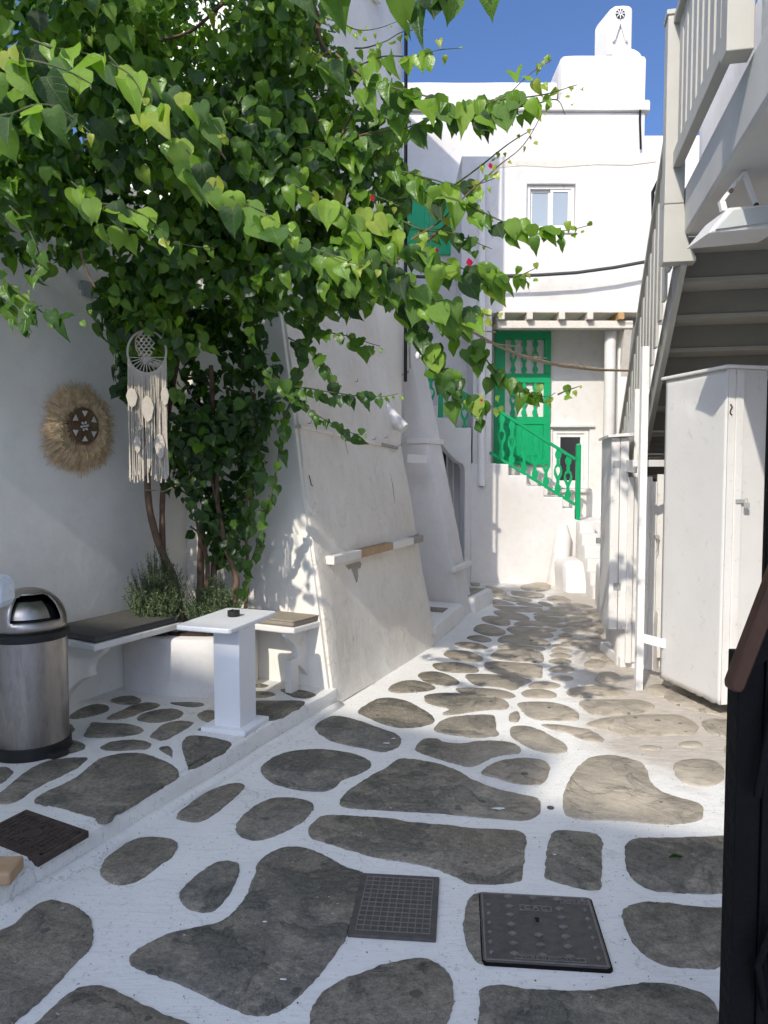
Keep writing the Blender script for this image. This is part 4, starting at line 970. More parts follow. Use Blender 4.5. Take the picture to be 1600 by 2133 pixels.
def text(body, size, origin, ax_, ay_, mat, parent, name, ext=.0016, spacing=1.0, sx=1.0):
    cu = bpy.data.curves.new(name, 'FONT'); cu.body = body; cu.size = size; cu.extrude = ext; cu.align_x = 'CENTER'; cu.align_y = 'CENTER'; cu.space_character = spacing
    to = bpy.data.objects.new(name, cu); COL.objects.link(to)
    dg = bpy.context.evaluated_depsgraph_get(); dg.update(); me = bpy.data.meshes.new_from_object(to.evaluated_get(dg)); bpy.data.objects.remove(to)
    az = ax_.cross(ay_); Mx = Matrix((ax_ * sx, ay_, az)).transposed().to_4x4(); Mx.translation = origin; me.transform(Mx); me.materials.clear()
    return finish(name, me, mat, parent)
text('CAC', .030, Z + ax * -.005 + ay * .118, ax, ay, M['iron_worn'], mc, 'lettering', .004, 1.15, 1.35)
text('50X50', .027, Z + ax * .148 + ay * .174, ax, ay, M['iron_worn'], mc, 'lettering', .004, 1.05, 1.15)
text('EN124 B125 SERBEUR 2019', .017, Z + ax * .015 + ay * -.183, ax, ay, M['iron_worn'], mc, 'lettering', .004, 1.0, 1.02)
P = [Vector((x, y, 0)) for x, y in ((-.09, 3.115), (.228, 3.056), (.187, 2.644), (-.133, 2.709))]
ax = ((P[1] - P[0]) + (P[2] - P[3])).normalized(); ay = ((P[0] - P[3]) + (P[1] - P[2])).normalized(); ax = (ax - ay * ax.dot(ay)).normalized()
cc = sum(P, Vector((0, 0, 0))) / 4; hx, hy = .160, .211
gcv = thing('grid_cover', 'smaller dark square cover with fine grid pattern left of the large one', 'cover', cc)
m = MB(); m.prism(rectp(hx, hy, .004), cc - UP * .02, ax, ay, UP * .033); m.build('lid', M['iron'], gcv, bevel=.002)
m = MB(); Z = cc + UP * .0125
for i in range(11): 
    x = -.135 + i * .027; m.box(Z + ax * (x - .0018) - ay * .185, ax * .0036, ay * .37, UP * .0028)
for i in range(13):
    y = -.183 + i * .0305; m.box(Z - ax * .137 + ay * (y - .0018), ax * .274, ay * .0036, UP * .0027)
m.build('grid_ribs', M['iron_worn'], gcv)
P = [Vector((x, y, .12)) for x, y in ((-1.645, 3.446), (-1.277, 3.237), (-1.383, 2.986), (-1.721, 3.172))]
P = [P[0], P[1], P[2], P[0] + P[2] - P[1]]
rcv = thing('rusty_cover', 'rusty brown iron cover let into the raised terrace', 'cover', P[0])
cc = sum(P, Vector((0, 0, 0))) / 4; ax = (P[1] - P[0]); hx = ax.length / 2; ax.normalize(); ay = (P[0] - P[3]); hy = ay.length / 2; ay.normalize()
m = MB(); m.prism([(-hx, -hy), (hx, -hy), (hx, hy), (-hx, hy)], cc - UP * .02, ax, ay, UP * .030); m.build('lid', M['rust'], rcv, bevel=.003)
Z = cc + UP * .009; m = MB()
for (x0, x1, y0, y1) in ((-hx + .02, hx - .02, hy - .04, hy - .03), (-hx + .02, hx - .02, -hy + .03, -hy + .04), (-hx + .02, -hx + .03, -hy + .03, hy - .03), (hx - .03, hx - .02, -hy + .03, hy - .03)):
    m.box(Z + ax * x0 + ay * y0, ax * (x1 - x0), ay * (y1 - y0), UP * .005)
for i in range(11):
    for j in range(7):
        x, y = -hx + .05 + i * (2 * hx - .1) / 10, -hy + .055 + j * (2 * hy - .11) / 6
        if (i - 5) ** 2 / 6 + (j - 3) ** 2 / 2.2 < 1: continue
        if (i + j) % 2: m.box(Z + ax * (x - .012) + ay * (y - .004), ax * .024, ay * .008, UP * .005)
        else: m.box(Z + ax * (x - .004) + ay * (y - .012), ax * .008, ay * .024, UP * .005)
m.tube([Z + ax * .05 * math.cos(t * PI / 10) + ay * .035 * math.sin(t * PI / 10) + UP * .003 for t in range(21)], .004, 6)
m.build('raised_pattern', M['rust'], rcv)
m = MB(); c = flat(1147, 1684); m.lathe([(.016, -.005), (.018, .006), (.012, .009)], c, 16); tag(m.build('drain_stud', M['iron'], smooth=40), 'tiny round dark stud set in the white joint between big slabs', 'stud')

# ------------------------------------------------------------------ white house closing the lane
YP, YD, YU, YR = 11.2, 12.1, 11.36, 13.2      # stair parapet, door wall, upper storey, rear storey
hs = thing('end_house', 'white house closing the lane with timber canopy, chimney and green door', 'house', (2.5, 12, 0))
def X(u, Y): return (u - 800) / 1600 * Y / 1.0
# stair parapet with stepped top
prof = [(980, 1240), (980, 965), (1024, 965), (1060, 967), (1060, 990), (1098, 990), (1098, 1012), (1134, 1013), (1134, 1035), (1173, 1036), (1173, 1059), (1198, 1059), (1198, 1082), (1216, 1086), (1216, 1240)]
pts = [at(u, v, YP) for u, v in prof]; pts[0].z = -.05; pts[-1].z = -.05
m = MB(); m.prism([(p.x, p.z) for p in pts], (0, YP, 0), (1, 0, 0), (0, 0, 1), (0, .88, 0)); m.build('stair_parapet', M['plaster_clean'], hs, bevel=.015)
xl = pts[0].x
# ground-floor wall with the passage under the upper flight
dx0, dx1 = at(905, 1000, YP).x, at(968, 1000, YP).x
m = MB()
poly = [(at(870, 905, YP).x, at(870, 905, YP).z), (at(913, 915, YP).x, at(913, 915, YP).z), (at(935, 944, YP).x, at(935, 944, YP).z), (at(953, 962, YP).x, at(953, 962, YP).z), (at(964, 967, YP).x, at(964, 967, YP).z), (dx1, at(968, 978, YP).z), (dx1, -.05), (xl - .002, -.05), (xl - .002, at(980, 891, YP).z), (at(950, 891, YP).x, at(950, 891, YP).z), (at(950, 870, YP).x, at(950, 870, YP).z), (at(912, 870, YP).x, at(912, 870, YP).z), (at(912, 846, YP).x, at(912, 846, YP).z), (at(870, 846, YP).x, at(870, 846, YP).z)]
m.prism(poly, (0, YP, 0), (1, 0, 0), (0, 0, 1), (0, .7, 0)); m.build('upper_flight', M['plaster_clean'], hs, bevel=.012)
m = MB(); m.box((-.2, YD, 0), (at(968, 0, YD).x + .2 - .0, 0, 0), (0, .15, 0), (0, 0, 2.0)); m.build('passage_wall', M['plaster_clean'], hs, bevel=.01)
m = MB(); a = at(915, 1050, YD - .02); m.box((a.x, YD - .04, .1), (.10, 0, 0), (0, .038, 0), (0, 0, 1.85)); m.build('passage_door', M['dark'], hs, bevel=.004)
m = MB()
for u in (932, 945): q = at(u, 1000, YD - .05); m.tube([(q.x, YD - .06, .3), (q.x, YD - .06, 1.9)], .018, 8)
m.build('passage_pipe', M['pvc'], hs, smooth=60)
# door wall with the lower window opening
wx0, wx1 = at(1152, 900, YD).x, at(1228, 900, YD).x; wz0, wz1 = at(1152, 1018, YD).z, at(1152, 893, YD).z
wall_holes('door_wall', (-.4, YD), (1, 0), 5.3, 0, 4.3, .3, [(wx0 + .4, wx1 + .4, wz0, wz1)], M['plaster'], hs)
def window(parent, x0, x1, z0, z1, Y, fw, mat, glass, sashes, depth=.06):
    m = MB()
    for a in ((x0, x1, z0, z0 + fw), (x0, x1, z1 - fw, z1), (x0, x0 + fw, z0 + fw, z1 - fw), (x1 - fw, x1, z0 + fw, z1 - fw)):
        m.box((a[0], Y, a[2]), (a[1] - a[0], 0, 0), (0, depth, 0), (0, 0, a[3] - a[2]))
    f = m.build('window', mat, parent, bevel=.004)
    n = len(sashes)
    for (s0, s1, dy) in sashes:
        sx0, sx1 = x0 + fw + (x1 - x0 - 2 * fw) * s0, x0 + fw + (x1 - x0 - 2 * fw) * s1; sw = fw * .8
        m = MB()
        for a in ((sx0, sx1, z0 + fw, z0 + fw + sw), (sx0, sx1, z1 - fw - sw, z1 - fw), (sx0, sx0 + sw, z0 + fw + sw, z1 - fw - sw), (sx1 - sw, sx1, z0 + fw + sw, z1 - fw - sw)):
            m.box((a[0] + .001, Y + dy, a[2] + .001), (a[1] - a[0] - .002, 0, 0), (0, .03, 0), (0, 0, a[3] - a[2] - .002))
        m.build('sash', mat, f, bevel=.003)
        m = MB(); m.box((sx0 + sw, Y + dy + .012, z0 + fw + sw), (sx1 - sx0 - 2 * sw, 0, 0), (0, .006, 0), (0, 0, z1 - z0 - 2 * fw - 2 * sw)); m.build('pane', glass, f)
    return f
window(hs, wx0 + .004, wx1 - .004, wz0 + .004, wz1 - .004, YD + .03, .07, M['white_paint'], M['glass_dark'], [(0, 1, .02)])
m = MB()
for (u, v0, v1) in ((1170, 985, 1004), (1184, 978, 1003), (1200, 985, 1010)):
    q = at(u, v1, YD + .13); m.box((q.x - .04, YD + .12, q.z), (.09, 0, 0), (0, .05, 0), (0, 0, (v1 - v0) / 1600 * YD))
q = at(1196, 975, YD + .2); m.box((q.x, YD + .2, q.z), (.14, 0, 0), (0, .03, 0), (0, 0, .26)); m.build('window_clutter', M['tanwood'], hs, bevel=.01)
m = MB(); q = at(1146, 890, YD - .03); m.box((q.x, YD - .05, q.z), (.70, 0, 0), (0, .05, 0), (0, 0, .05)); m.build('window_hood', M['plaster'], hs, bevel=.01)
q = at(1155, 1032, YD); m = MB(); m.box((wx0 - .03, YD - .06, wz0 - .06), (wx1 - wx0 + .06, 0, 0), (0, .06, 0), (0, 0, .05)); m.build('window_sill', M['plaster'], hs, bevel=.01)
# the landing screen door: frame, three pierced slats above, three below, solid foot panel
def slat(mb, base, w_, H_, th_=.02, axis=(1, 0, 0), holes=True, shear=0):
    """flat turned-profile baluster with a heart opening, standing on base"""
    axis = Vector(axis); nrm = axis.cross(UP).normalized() * th_; K = 44; L_, R_, Li, Ri = [], [], [], []
    def W(t):
        prof = [(0, .42), (.04, .46), (.10, .78), (.16, .70), (.23, .30), (.26, .42), (.30, .34), (.36, .62), (.44, .98), (.52, 1.0), (.60, .80), (.66, .42), (.69, .34), (.72, .42), (.76, .34), (.82, .70), (.89, .78), (.95, .46), (1, .42)]
        for (a, b), (c, d) in zip(prof, prof[1:]):
            if a <= t <= c: k = (t - a) / (c - a); k = k * k * (3 - 2 * k); return b + (d - b) * k
        return .42
    def Hh(t):
        if not holes or not .40 < t < .60: return 0
        k = (t - .40) / .20; return .60 * math.sin(min(1, k * 1.05) * PI * .62) ** .8 * (1 if k < .86 else (1 - k) / .14) 
    for s in (-1, 1):
        vs = []; 
        for i in range(K + 1):
            t = i / K; p = Vector(base) + UP * (H_ * t); wo = W(t) * w_ / 2; hi = Hh(t) * w_ / 2
            a = p + axis * s * hi + UP * shear * s * hi; b = p + axis * s * wo + UP * shear * s * wo
            vs += [a - nrm / 2, b - nrm / 2, b + nrm / 2, a + nrm / 2]
        fs = []
        for i in range(K):
            k = 4 * i
            for q in range(4):
                a, b = k + q, k + (q + 1) % 4; fs.append((a, b, b + 4, a + 4) if s > 0 else (b, a, a + 4, b + 4))
        mb.add(vs, fs)
dr = thing('green_door', 'green screen door with pierced slats over a solid panel on the stair landing', 'door', at(1090, 966, YD))
Yd = YD - .06
def dz(v): return at(1090, v, Yd).z
def dxx(u): return at(u, 830, Yd).x
m = MB()
for (u0, u1, v0, v1) in ((1037, 1147, 707, 690), (1037, 1147, 797, 778), (1037, 1147, 884, 868), (1037, 1147, 968, 957), (1037, 1052, 957, 707), (1133, 1147, 957, 707)):
    x0, x1, z0, z1 = dxx(u0), dxx(u1), dz(v0), dz(v1)
    if u1 - u0 > 20: x0 += 0; 
    else: pass
    if u1 - u0 < 20:
        for (va, vb) in ((957, 884), (868, 797), (778, 707)): m.box((x0, Yd + .001, dz(va) + .001), (x1 - x0, 0, 0), (0, .038, 0), (0, 0, dz(vb) - dz(va) - .002))
    else: m.box((x0, Yd, z0), (x1 - x0, 0, 0), (0, .04, 0), (0, 0, z1 - z0))
m.build('frame', M['green'], dr, bevel=.003)
m = MB(); m.box((dxx(1052), Yd + .012, dz(957)), (dxx(1133) - dxx(1052), 0, 0), (0, .02, 0), (0, 0, dz(884) - dz(957)))
m.box((dxx(1060), Yd + .004, dz(950)), (dxx(1125) - dxx(1060), 0, 0), (0, .012, 0), (0, 0, dz(891) - dz(950))); m.build('foot_panel', M['green'], dr, bevel=.006)
for (va, vb) in ((778, 707), (868, 797)):
    for u in (1069, 1092, 1115):
        m = MB(); slat(m, (dxx(u), Yd + .02, dz(va)), .105, dz(vb) - dz(va)); m.build('slat', M['green'], dr)
m = MB(); m.box((dxx(1030), Yd - .04, dz(966)), (dxx(1036.5) - dxx(1030), 0, 0), (0, .08, 0), (0, 0, dz(676) - dz(966))); m.build('door_post', M['green'], dr, bevel=.004)
m = MB(); q = at(1143, 840, Yd); m.lathe([(.014, 0), (.018, .02), (.012, .03)], q, 12, (0, -1, 0)); m.build('handle', M['zinc'], dr, smooth=60)

def railing(name, label, h0, h1, b0, b1, Y, us, posts, par_group):
    t = thing(name, label, 'railing', at(b1[0], b1[1], Y), par_group)
    a, b = at(*h0, Y), at(*h1, Y); m = MB(); m.bar(a, b, (0, .045, 0), (b - a).cross(Vector((0, 1, 0))).normalized() * .042); m.build('handrail', M['green'], t, bevel=.006)
    c, d = at(*b0, Y), at(*b1, Y); m = MB(); m.bar(c, d, (0, .04, 0), (d - c).cross(Vector((0, 1, 0))).normalized() * .04); m.build('bottom_rail', M['green'], t, bevel=.006)
    for u in us:
        x = X(u, Y); k = (x - a.x) / (b.x - a.x); zt = a.z + (b.z - a.z) * k; k = (x - c.x) / (d.x - c.x); zb = c.z + (d.z - c.z) * k
        m = MB(); slat(m, (x, Y, zb), .118, zt - zb); m.build('baluster', M['green'], t)
    for (u, v0, v1) in posts:
        p, q = at(u, v1, Y), at(u, v0, Y); m = MB(); m.box((p.x - .034, Y - .034, p.z), (.068, 0, 0), (0, .068, 0), (0, 0, q.z - p.z - .01))
        m.lathe([(.034, 0), (.04, .012), (.034, .03), (.015, .042)], (p.x, Y, q.z - .012), 12); m.build('newel_post', M['green'], t, bevel=.005)
    return t
railing('stair_railing', 'green railing with heart-pierced slats down the lower flight to its newel post', (1030, 850), (1199, 957), (1020, 942), (1198, 1051), YP + .05, (1044, 1065, 1091, 1114, 1137, 1162, 1183), [(1203, 928, 1083)], 'green stair railings')
railing('stair_railing', 'green railing with heart-pierced slats on the upper flight behind the slim buttress', (800, 720), (985, 830), (800, 800), (980, 910), YP + .05, (872, 897, 943, 967), [(918, 755, 899)], 'green stair railings')
# upper flight back wall and side pier with pipes
m = MB(); m.box((-.4, YD - .02, 2.0), (at(1031, 0, YD).x + .4 - .01, 0, 0), (0, .018, 0), (0, 0, 2.5)); m.build('landing_wall', M['plaster_clean'], hs)
# upper storey with window
ux0, ux1 = X(958, YU), X(1362, YU); uz0, uz1 = at(1000, 652, YU).z, at(1000, 325, YU).z
wx0, wx1 = X(1092, YU), X(1190, YU); wz0, wz1 = at(1100, 480, YU).z, at(1100, 383, YU).z
wall_holes('upper_storey', (ux0, YU), (1, 0), ux1 - ux0, uz0, uz1, .3, [(wx0 - ux0, wx1 - ux0, wz0, wz1)], M['plaster'], hs)
m = MB(); m.box((ux0, YU + .302, uz0), (ux1 - ux0, 0, 0), (0, YR - YU - .31, 0), (0, 0, uz1 - uz0 - .0)); 
m2 = MB(); m2.box((ux0, YU + .302, uz1 - .14), (ux1 - ux0, 0, 0), (0, YR - YU - .31, 0), (0, 0, .12)); m2.build('terrace_roof', M['plaster'], hs)
m2 = MB(); m2.box((ux0, YU + .302, uz0), (.25, 0, 0), (0, YR - YU - .31, 0), (0, 0, uz1 - uz0 - .142)); m2.build('side_wall', M['plaster_clean'], hs)
m2 = MB(); m2.box((ux1 - .25, YU + .302, uz0), (.25, 0, 0), (0, YR - YU - .31, 0), (0, 0, uz1 - uz0 - .142)); m2.build('side_wall', M['plaster_clean'], hs)
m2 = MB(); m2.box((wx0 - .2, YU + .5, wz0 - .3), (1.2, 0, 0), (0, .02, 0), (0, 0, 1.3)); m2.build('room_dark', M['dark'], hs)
window(hs, wx0 + .003, wx1 - .003, wz0 + .003, wz1 - .003, YU + .05, .05, M['white_paint'], M['glass'], [(0, .52, .05), (.50, 1, .015)])
m = MB(); P = [(X(1010, YU), 341), (X(1060, YU), 334), (X(1120, YU), 337), (X(1180, YU), 331), (X(1260, YU), 333), (X(1320, YU), 326), (X(1354, YU), 325), (X(1354, YU), 337), (X(1300, YU), 344), (X(1230, YU), 343), (X(1150, YU), 349), (X(1080, YU), 345), (X(1030, YU), 350)]
m.prism([(x, at(0, v, YU).z) for x, v in P], (0, YU - .0075, 0), (1, 0, 0), (0, 0, 1), (0, .012, 0)); m.build('patched_render', M['beam'], hs)
m = MB(); m.box((wx0 - .03, YU - .03, wz0 - .045), (wx1 - wx0 + .06, 0, 0), (0, .06, 0), (0, 0, .04)); m.build('window_sill', M['plaster'], hs, bevel=.008)
# pier strip left of the landing running up beside the upper storey
sx0, sx1 = X(985, YP), X(1024, YP)
m = MB(); m.box((sx0, YP + .06, at(0, 966, YP).z), (sx1 - sx0, 0, 0), (0, .8, 0), (0, 0, uz0 - at(0, 966, YP).z - .002)); m.build('landing_pier', M['plaster_clean'], hs, bevel=.015)
m = MB(); m.tube([at(1003, 1012, YP - .02), at(1003, 900, YP - .02), at(1003, 690, YP - .02), at(1003, 345, YP - .02)], .053, 14); m.build('downpipe', M['pvc'], hs, smooth=40)
m = MB(); q = at(1003, 1013, YP - .02); m.tube([q - UP * .005, q - UP * .0], .022, 10); m.build('pipe_mouth', M['black'], hs)
# canopy: joists, front beam, boards
zc = at(1100, 650, YU - .1).z
m = MB(); m.box((X(1030, YU), YU - .16, uz0 - .022), (X(1325, YU) - X(1030, YU), 0, 0), (0, YD - YU + .12, 0), (0, 0, .02)); m.build('canopy_board', M['beam'], hs)
for i, u in enumerate((1038, 1095, 1160, 1217, 1280)):
    m = MB(); m.box((X(u, YU) - .042, YU - .20, uz0 - .125), (.085, 0, 0), (0, YD - YU + .14, 0), (0, 0, .10)); m.build('joist', M['rustwood'] if u == 1280 else M['beam'], hs, bevel=.006)
m = MB(); m.box((X(1032, YU), YU - .1, uz0 - .235), (X(1308, YU) - X(1032, YU), 0, 0), (0, .14, 0), (0, 0, .108)); m.build('front_beam', M['beam'], hs, bevel=.008)
# column, brace, right-hand reveal
m = MB(); q = at(1268, 910, 11.5); m.lathe([(.085, 1.9), (.08, 3.0), (.085, uz0 - .24)], (q.x, 11.5, 0), 20); m.build('column', M['plaster'], hs, smooth=60)
m = MB(); a, b = at(1308, 672, 11.3), at(1290, 880, 11.9); m.bar(a, b, (.11, 0, 0), (0, .11, 0)); m.build('brace', M['beam'], hs, bevel=.006)
plaster('side_pier', [(X(1292, YU), YU + .2), (X(1292, YU) + .7, YU + .2), (X(1292, YU) + .7, YD + .2), (X(1292, YU), YD - .01)], 0, uz0 - .13, M['plaster'], hs, r=.02)
# lower turning steps
for i in range(6):
    z0 = .92 - .153 * (i + 1); y1 = 11.18 - .225 * i
    plaster('stair_step', [(2.80 - .02 * i, y1 - .225), (3.02, y1 - .225), (3.02, y1 - .001), (2.80 - .02 * i, y1 - .001)], -.02, max(.05, z0 + .153 - .0), M['plaster'], hs, r=.015, seg=.1, amp=.004)
plaster('stair_cheek', [(2.47, 10.32), (2.795, 10.25), (2.86, 11.19), (2.44, 11.19)], -.02, .42, M['plaster_clean'], hs, top=[(2.50, 10.5), (2.77, 10.5), (2.86, 11.19), (2.44, 11.19)], r=.08, seg=.08, amp=.03)
m = MB(); m.tube([(2.55, 11.12, -.1), (2.56, 11.1, .35), (2.60, 11.12, .7), (2.62, 11.16, .86)], [.2, .13, .12, .05], 14); m.build('plaster_lump', M['plaster_clean'], hs, smooth=60)
m = MB(); m.box((2.86, YP + .0, .0), (.95, 0, 0), (0, .89, 0), (0, 0, .92)); m.build('lower_landing', M['plaster'], hs, bevel=.02)
# rear storey, cornice, parapet, chimney
rx0 = X(700, YR); rx1 = X(1333, YR)
zpar = at(1000, 168, YR).z; zblk = at(1200, 112, YR).z; zcor = at(1200, 232, YR).z
plaster('rear_storey', [(rx0, YR), (rx1 - .03, YR), (rx1 - .03, YR + 4), (rx0, YR + 4)], 0, zcor, M['plaster_clean'], hs, r=.03, seg=.4)
plaster('cornice', [(rx0, YR - .07), (rx1 + .04, YR - .07), (rx1 + .04, YR + 4.05), (rx0, YR + 4.05)], zcor + .001, zcor + .18, M['plaster_clean'], hs, r=.05, seg=.3, rt=.05)
plaster('roof_parapet', [(rx0, YR + .02), (X(1152, YR), YR + .02), (X(1152, YR), YR + .3), (rx0, YR + .3)], zcor + .182, zpar, M['plaster_clean'], hs, r=.05, seg=.3)
plaster('chimney_block', [(X(1157, YR), YR + .0), (rx1, YR + .0), (rx1, YR + 1.0), (X(1157, YR), YR + 1.0)], zcor + .182, zblk, M['plaster_clean'], hs, r=.12, seg=.15, rt=.08)
ch = thing('chimney', 'rounded white chimney with spoked round vent and raised inverted V', 'chimney', at(1280, 108, YR + .3))
cx0, cx1 = X(1258, YR), X(1308, YR); cz0, cz1 = at(1280, 114, YR + .2).z, at(1280, 10, YR + .2).z
P = [(cx0, cz0), (cx1, cz0), (cx1, cz1 - .06), (cx1 - .05, cz1 - .01), (cx1 - .15, cz1), (cx0 + .12, cz1 - .01), (cx0 + .03, cz1 - .07), (cx0, cz1 - .16)]
m = MB(); m.prism(P, (0, YR + .2, 0), (1, 0, 0), (0, 0, 1), (-.10, .5, 0)); m.build('shaft', M['plaster_clean'], ch, bevel=.03, smooth=45)
vc = Vector(((cx0 + cx1) / 2 - .01, YR + .19, cz1 - .15)); m = MB(); m.lathe([(.078, 0), (.078, .012)], vc + Vector((0, .004, 0)), 24, (0, -1, 0)); m.build('vent_hole', M['dark'], ch)
m = MB(); 
for k in range(8):
    a = k * PI / 4; d = Vector((math.cos(a), 0, math.sin(a))); m.bar(vc + Vector((0, -.012, 0)), vc + d * .078 + Vector((0, -.012, 0)), Vector((-math.sin(a), 0, math.cos(a))) * .014, (0, .02, 0))
m.build('vent_spokes', M['plaster_clean'], ch)
apx = vc + Vector((0, -.02, -.12))
for s in (-1, 1):
    m = MB(); m.bar(apx, apx + Vector((.11 * s, 0, -.34)), (.04, 0, .01), (0, .05, 0)); m.build('relief_bar', M['plaster_clean'], ch, bevel=.008)
m = MB(); q = at(1300, 106, YR + .35); N2 = 10
m.prism([(-.30, 0), (.24, 0), (.24, .02)] + [(.24 - .26 * (1 - math.cos(t * PI / 2 / N2)) , .02 + .17 * math.sin(t * PI / 2 / N2)) for t in range(1, N2 + 1)] + [(-.12, .19), (-.25, .1)], (q.x, YR + .12, zblk - .03), (1, 0, 0), (0, 0, 1), (0, .7, 0)); m.build('shoulder', M['plaster_clean'], ch, bevel=.03, smooth=50)
nh = thing('neighbour_house', 'plain white parapet wall seen beyond the wooden stair railing', 'house', (5.5, 16, 0))
plaster('house_body', [(X(1320, 15), 15), (9, 15), (9, 19), (X(1320, 15), 19)], 0, at(1350, 281, 15).z, M['plaster_clean'], nh, r=.03, seg=.5)
m = MB(); m.tube([at(1334, 215, YR - .05), at(1333, 250, YR - .05), at(1335, 310, YR - .05)], .018, 8); m.build('corner_cable', M['black'], hs, smooth=60)
# shutters
sh = thing('shuttered_opening', 'bright green panelled shutters high on the wall behind the vine', 'shutters', at(888, 530, YR))
x0, xm, x1 = X(836, YR), X(891, YR), X(936, YR); z0, z1 = at(0, 532, YR).z, at(0, 384, YR).z
for a, b in ((x0, xm - .006), (xm + .006, x1)):
    m = MB()
    for r_ in ((a, b, z0, z0 + .09), (a, b, z1 - .09, z1), (a, a + .06, z0 + .09, z1 - .09), (b - .06, b, z0 + .09, z1 - .09), (a + .06, b - .06, z0 + (z1 - z0) * .36, z0 + (z1 - z0) * .42)):
        m.box((r_[0], YR - .05, r_[2]), (r_[1] - r_[0], 0, 0), (0, .04, 0), (0, 0, r_[3] - r_[2]))
    f_ = m.build('shutter_leaf', M['shutter'], sh, bevel=.004)
    m = MB(); m.box((a + .06, YR - .03, z0 + .09), (b - a - .12, 0, 0), (0, .02, 0), (0, 0, z1 - z0 - .18)); m.build('panel', M['shutter'], f_)
m = MB(); pts = [at(690, 560, 10.9)] + [at(u, v, 11.1) for u, v in ((800, 575), (900, 577), (1000, 576), (1120, 573), (1200, 568), (1280, 557), (1345, 545), (1400, 530))]
m.tube(pts, .024, 8); tag(m.build('overhead_cable', M['cable'], smooth=60), 'thick grey cable slung across the front of the end house', 'cable')
m = MB(); m.tube([at(1395, 330, 9), at(1375, 370, 9), at(1360, 400, 9), at(1361, 500, 9)], .02, 8); tag(m.build('loose_cable', M['black'], smooth=60), 'short black cable by the stair railing against the sky-side wall', 'cable')

# ------------------------------------------------------------------ right: plaster base, wooden stair, balcony
ZT = 3.28
def edge(s, z=0.0): return Vector((2.09, 5.40, 0)) + D_ * s + UP * z
TR, RI = .30, .2075
stc = thing('timber_stair', 'greige painted timber stair climbing from the lane to the balcony', 'stair', edge(4.4, 0))
WD = 1.15
for k in range(16):
    s = k * TR; z = ZT - k * RI
    if z < .1: break
    m = MB(); m.box(edge(s + .005, z - .035 - .0) - D_ * .03, W_ * WD, D_ * (TR + .03), UP * .033)
    m.build('tread', M['tread_under'], stc, bevel=.003)
    m = MB(); m.box(edge(s + TR - .012, z - RI + .0), W_ * WD, D_ * .016, UP * (RI - .036)); m.build('riser', M['greige_shaded'], stc)
def stringer(off, w_, name='stringer'):
    m = MB(); a = edge(-.05, ZT + .02); b = edge(15.6 * TR, ZT - 15.6 * RI + .02)
    o = W_ * off
    m.box(a + o - UP * .22, b - a, W_ * w_, UP * .30); return m.build(name, M['greige'], stc, bevel=.004)
stringer(-.045, .043); stringer(WD + .002, .043)
RO = -.085   # railing stands outside the stringer
rail_a = edge(.02, ZT + 1.03) + W_ * RO; rail_b = edge(4.5, ZT + 1.03 - 4.5 * RI / TR + .12) + W_ * RO
m = MB(); m.bar(rail_a, rail_b, W_ * .07, UP * .05); m.build('handrail', M['greige'], stc, bevel=.006)
dirr = (rail_b - rail_a) / 4.48
for i in range(23):
    s = .17 + i * .205
    if s > 4.45: break
    top_ = rail_a + dirr * s; zb = ZT - s * RI / TR - .06 - (.03 if i % 2 else 0)
    q = edge(s, 0) + W_ * (RO - .0)
    m = MB(); m.box(Vector((q.x, q.y, zb)) - W_ * .012 - D_ * .065, W_ * .022, D_ * .13, UP * (top_.z - zb - .03)); m.build('baluster', M['greige'], stc, bevel=.003)
# newel with shaped foot
nw = edge(-.02) + W_ * (RO - .01)
m = MB(); zt, zb = 4.75, 3.10
m.box(nw + UP * (zb + .39) - W_ * .07 - D_ * .07, W_ * .13, D_ * .14, UP * (zt - zb - .41))
m.box(nw + UP * (zt - .018) - W_ * .08 - D_ * .08, W_ * .15, D_ * .16, UP * .035)
m.build('newel_post', M['greige'], stc, bevel=.006)
m = MB(); P = [(-.07, 0), (.145, 0), (.143, .024), (.11, .085), (.08, .18), (.07, .27), (.06, .388), (-.07, .388)]
m.prism(P, nw + UP * zb - D_ * .065, W_, UP, D_ * .13); m.build('post_foot', M['greige'], stc, bevel=.004)
# posts and rails in front of the stair
def post(u, v0, v1, Y, w_=.05, name='support_post', par=stc, mat='white_paint'):
    p, q = at(u, v1, Y), at(u, v0, Y); p.z = max(p.z, 0); m = MB(); m.box((p.x - w_ / 2, Y - w_ / 2, p.z), (w_, 0, 0), (0, w_, 0), (0, 0, q.z - p.z)); return m.build(name, M[mat], par, bevel=.003)
post(1330, 722, 1437, 5.78, .052)
m = MB(); m.bar(at(1318, 965, 5.81), at(1395, 965, 5.95), (0, .03, 0), UP * .052); m.build('cross_rail', M['white_paint'], stc, bevel=.003)
m = MB(); m.bar(at(1324, 1325, 5.81), at(1395, 1344, 5.7), (0, .03, 0), UP * .07); m.build('cross_rail', M['white_paint'], stc, bevel=.003)
m = MB(); m.bar(at(1303, 970, 6.5), at(1332, 972, 5.82), (.03, 0, 0), UP * .10); m.build('cross_rail', M['white_paint'], stc, bevel=.003)
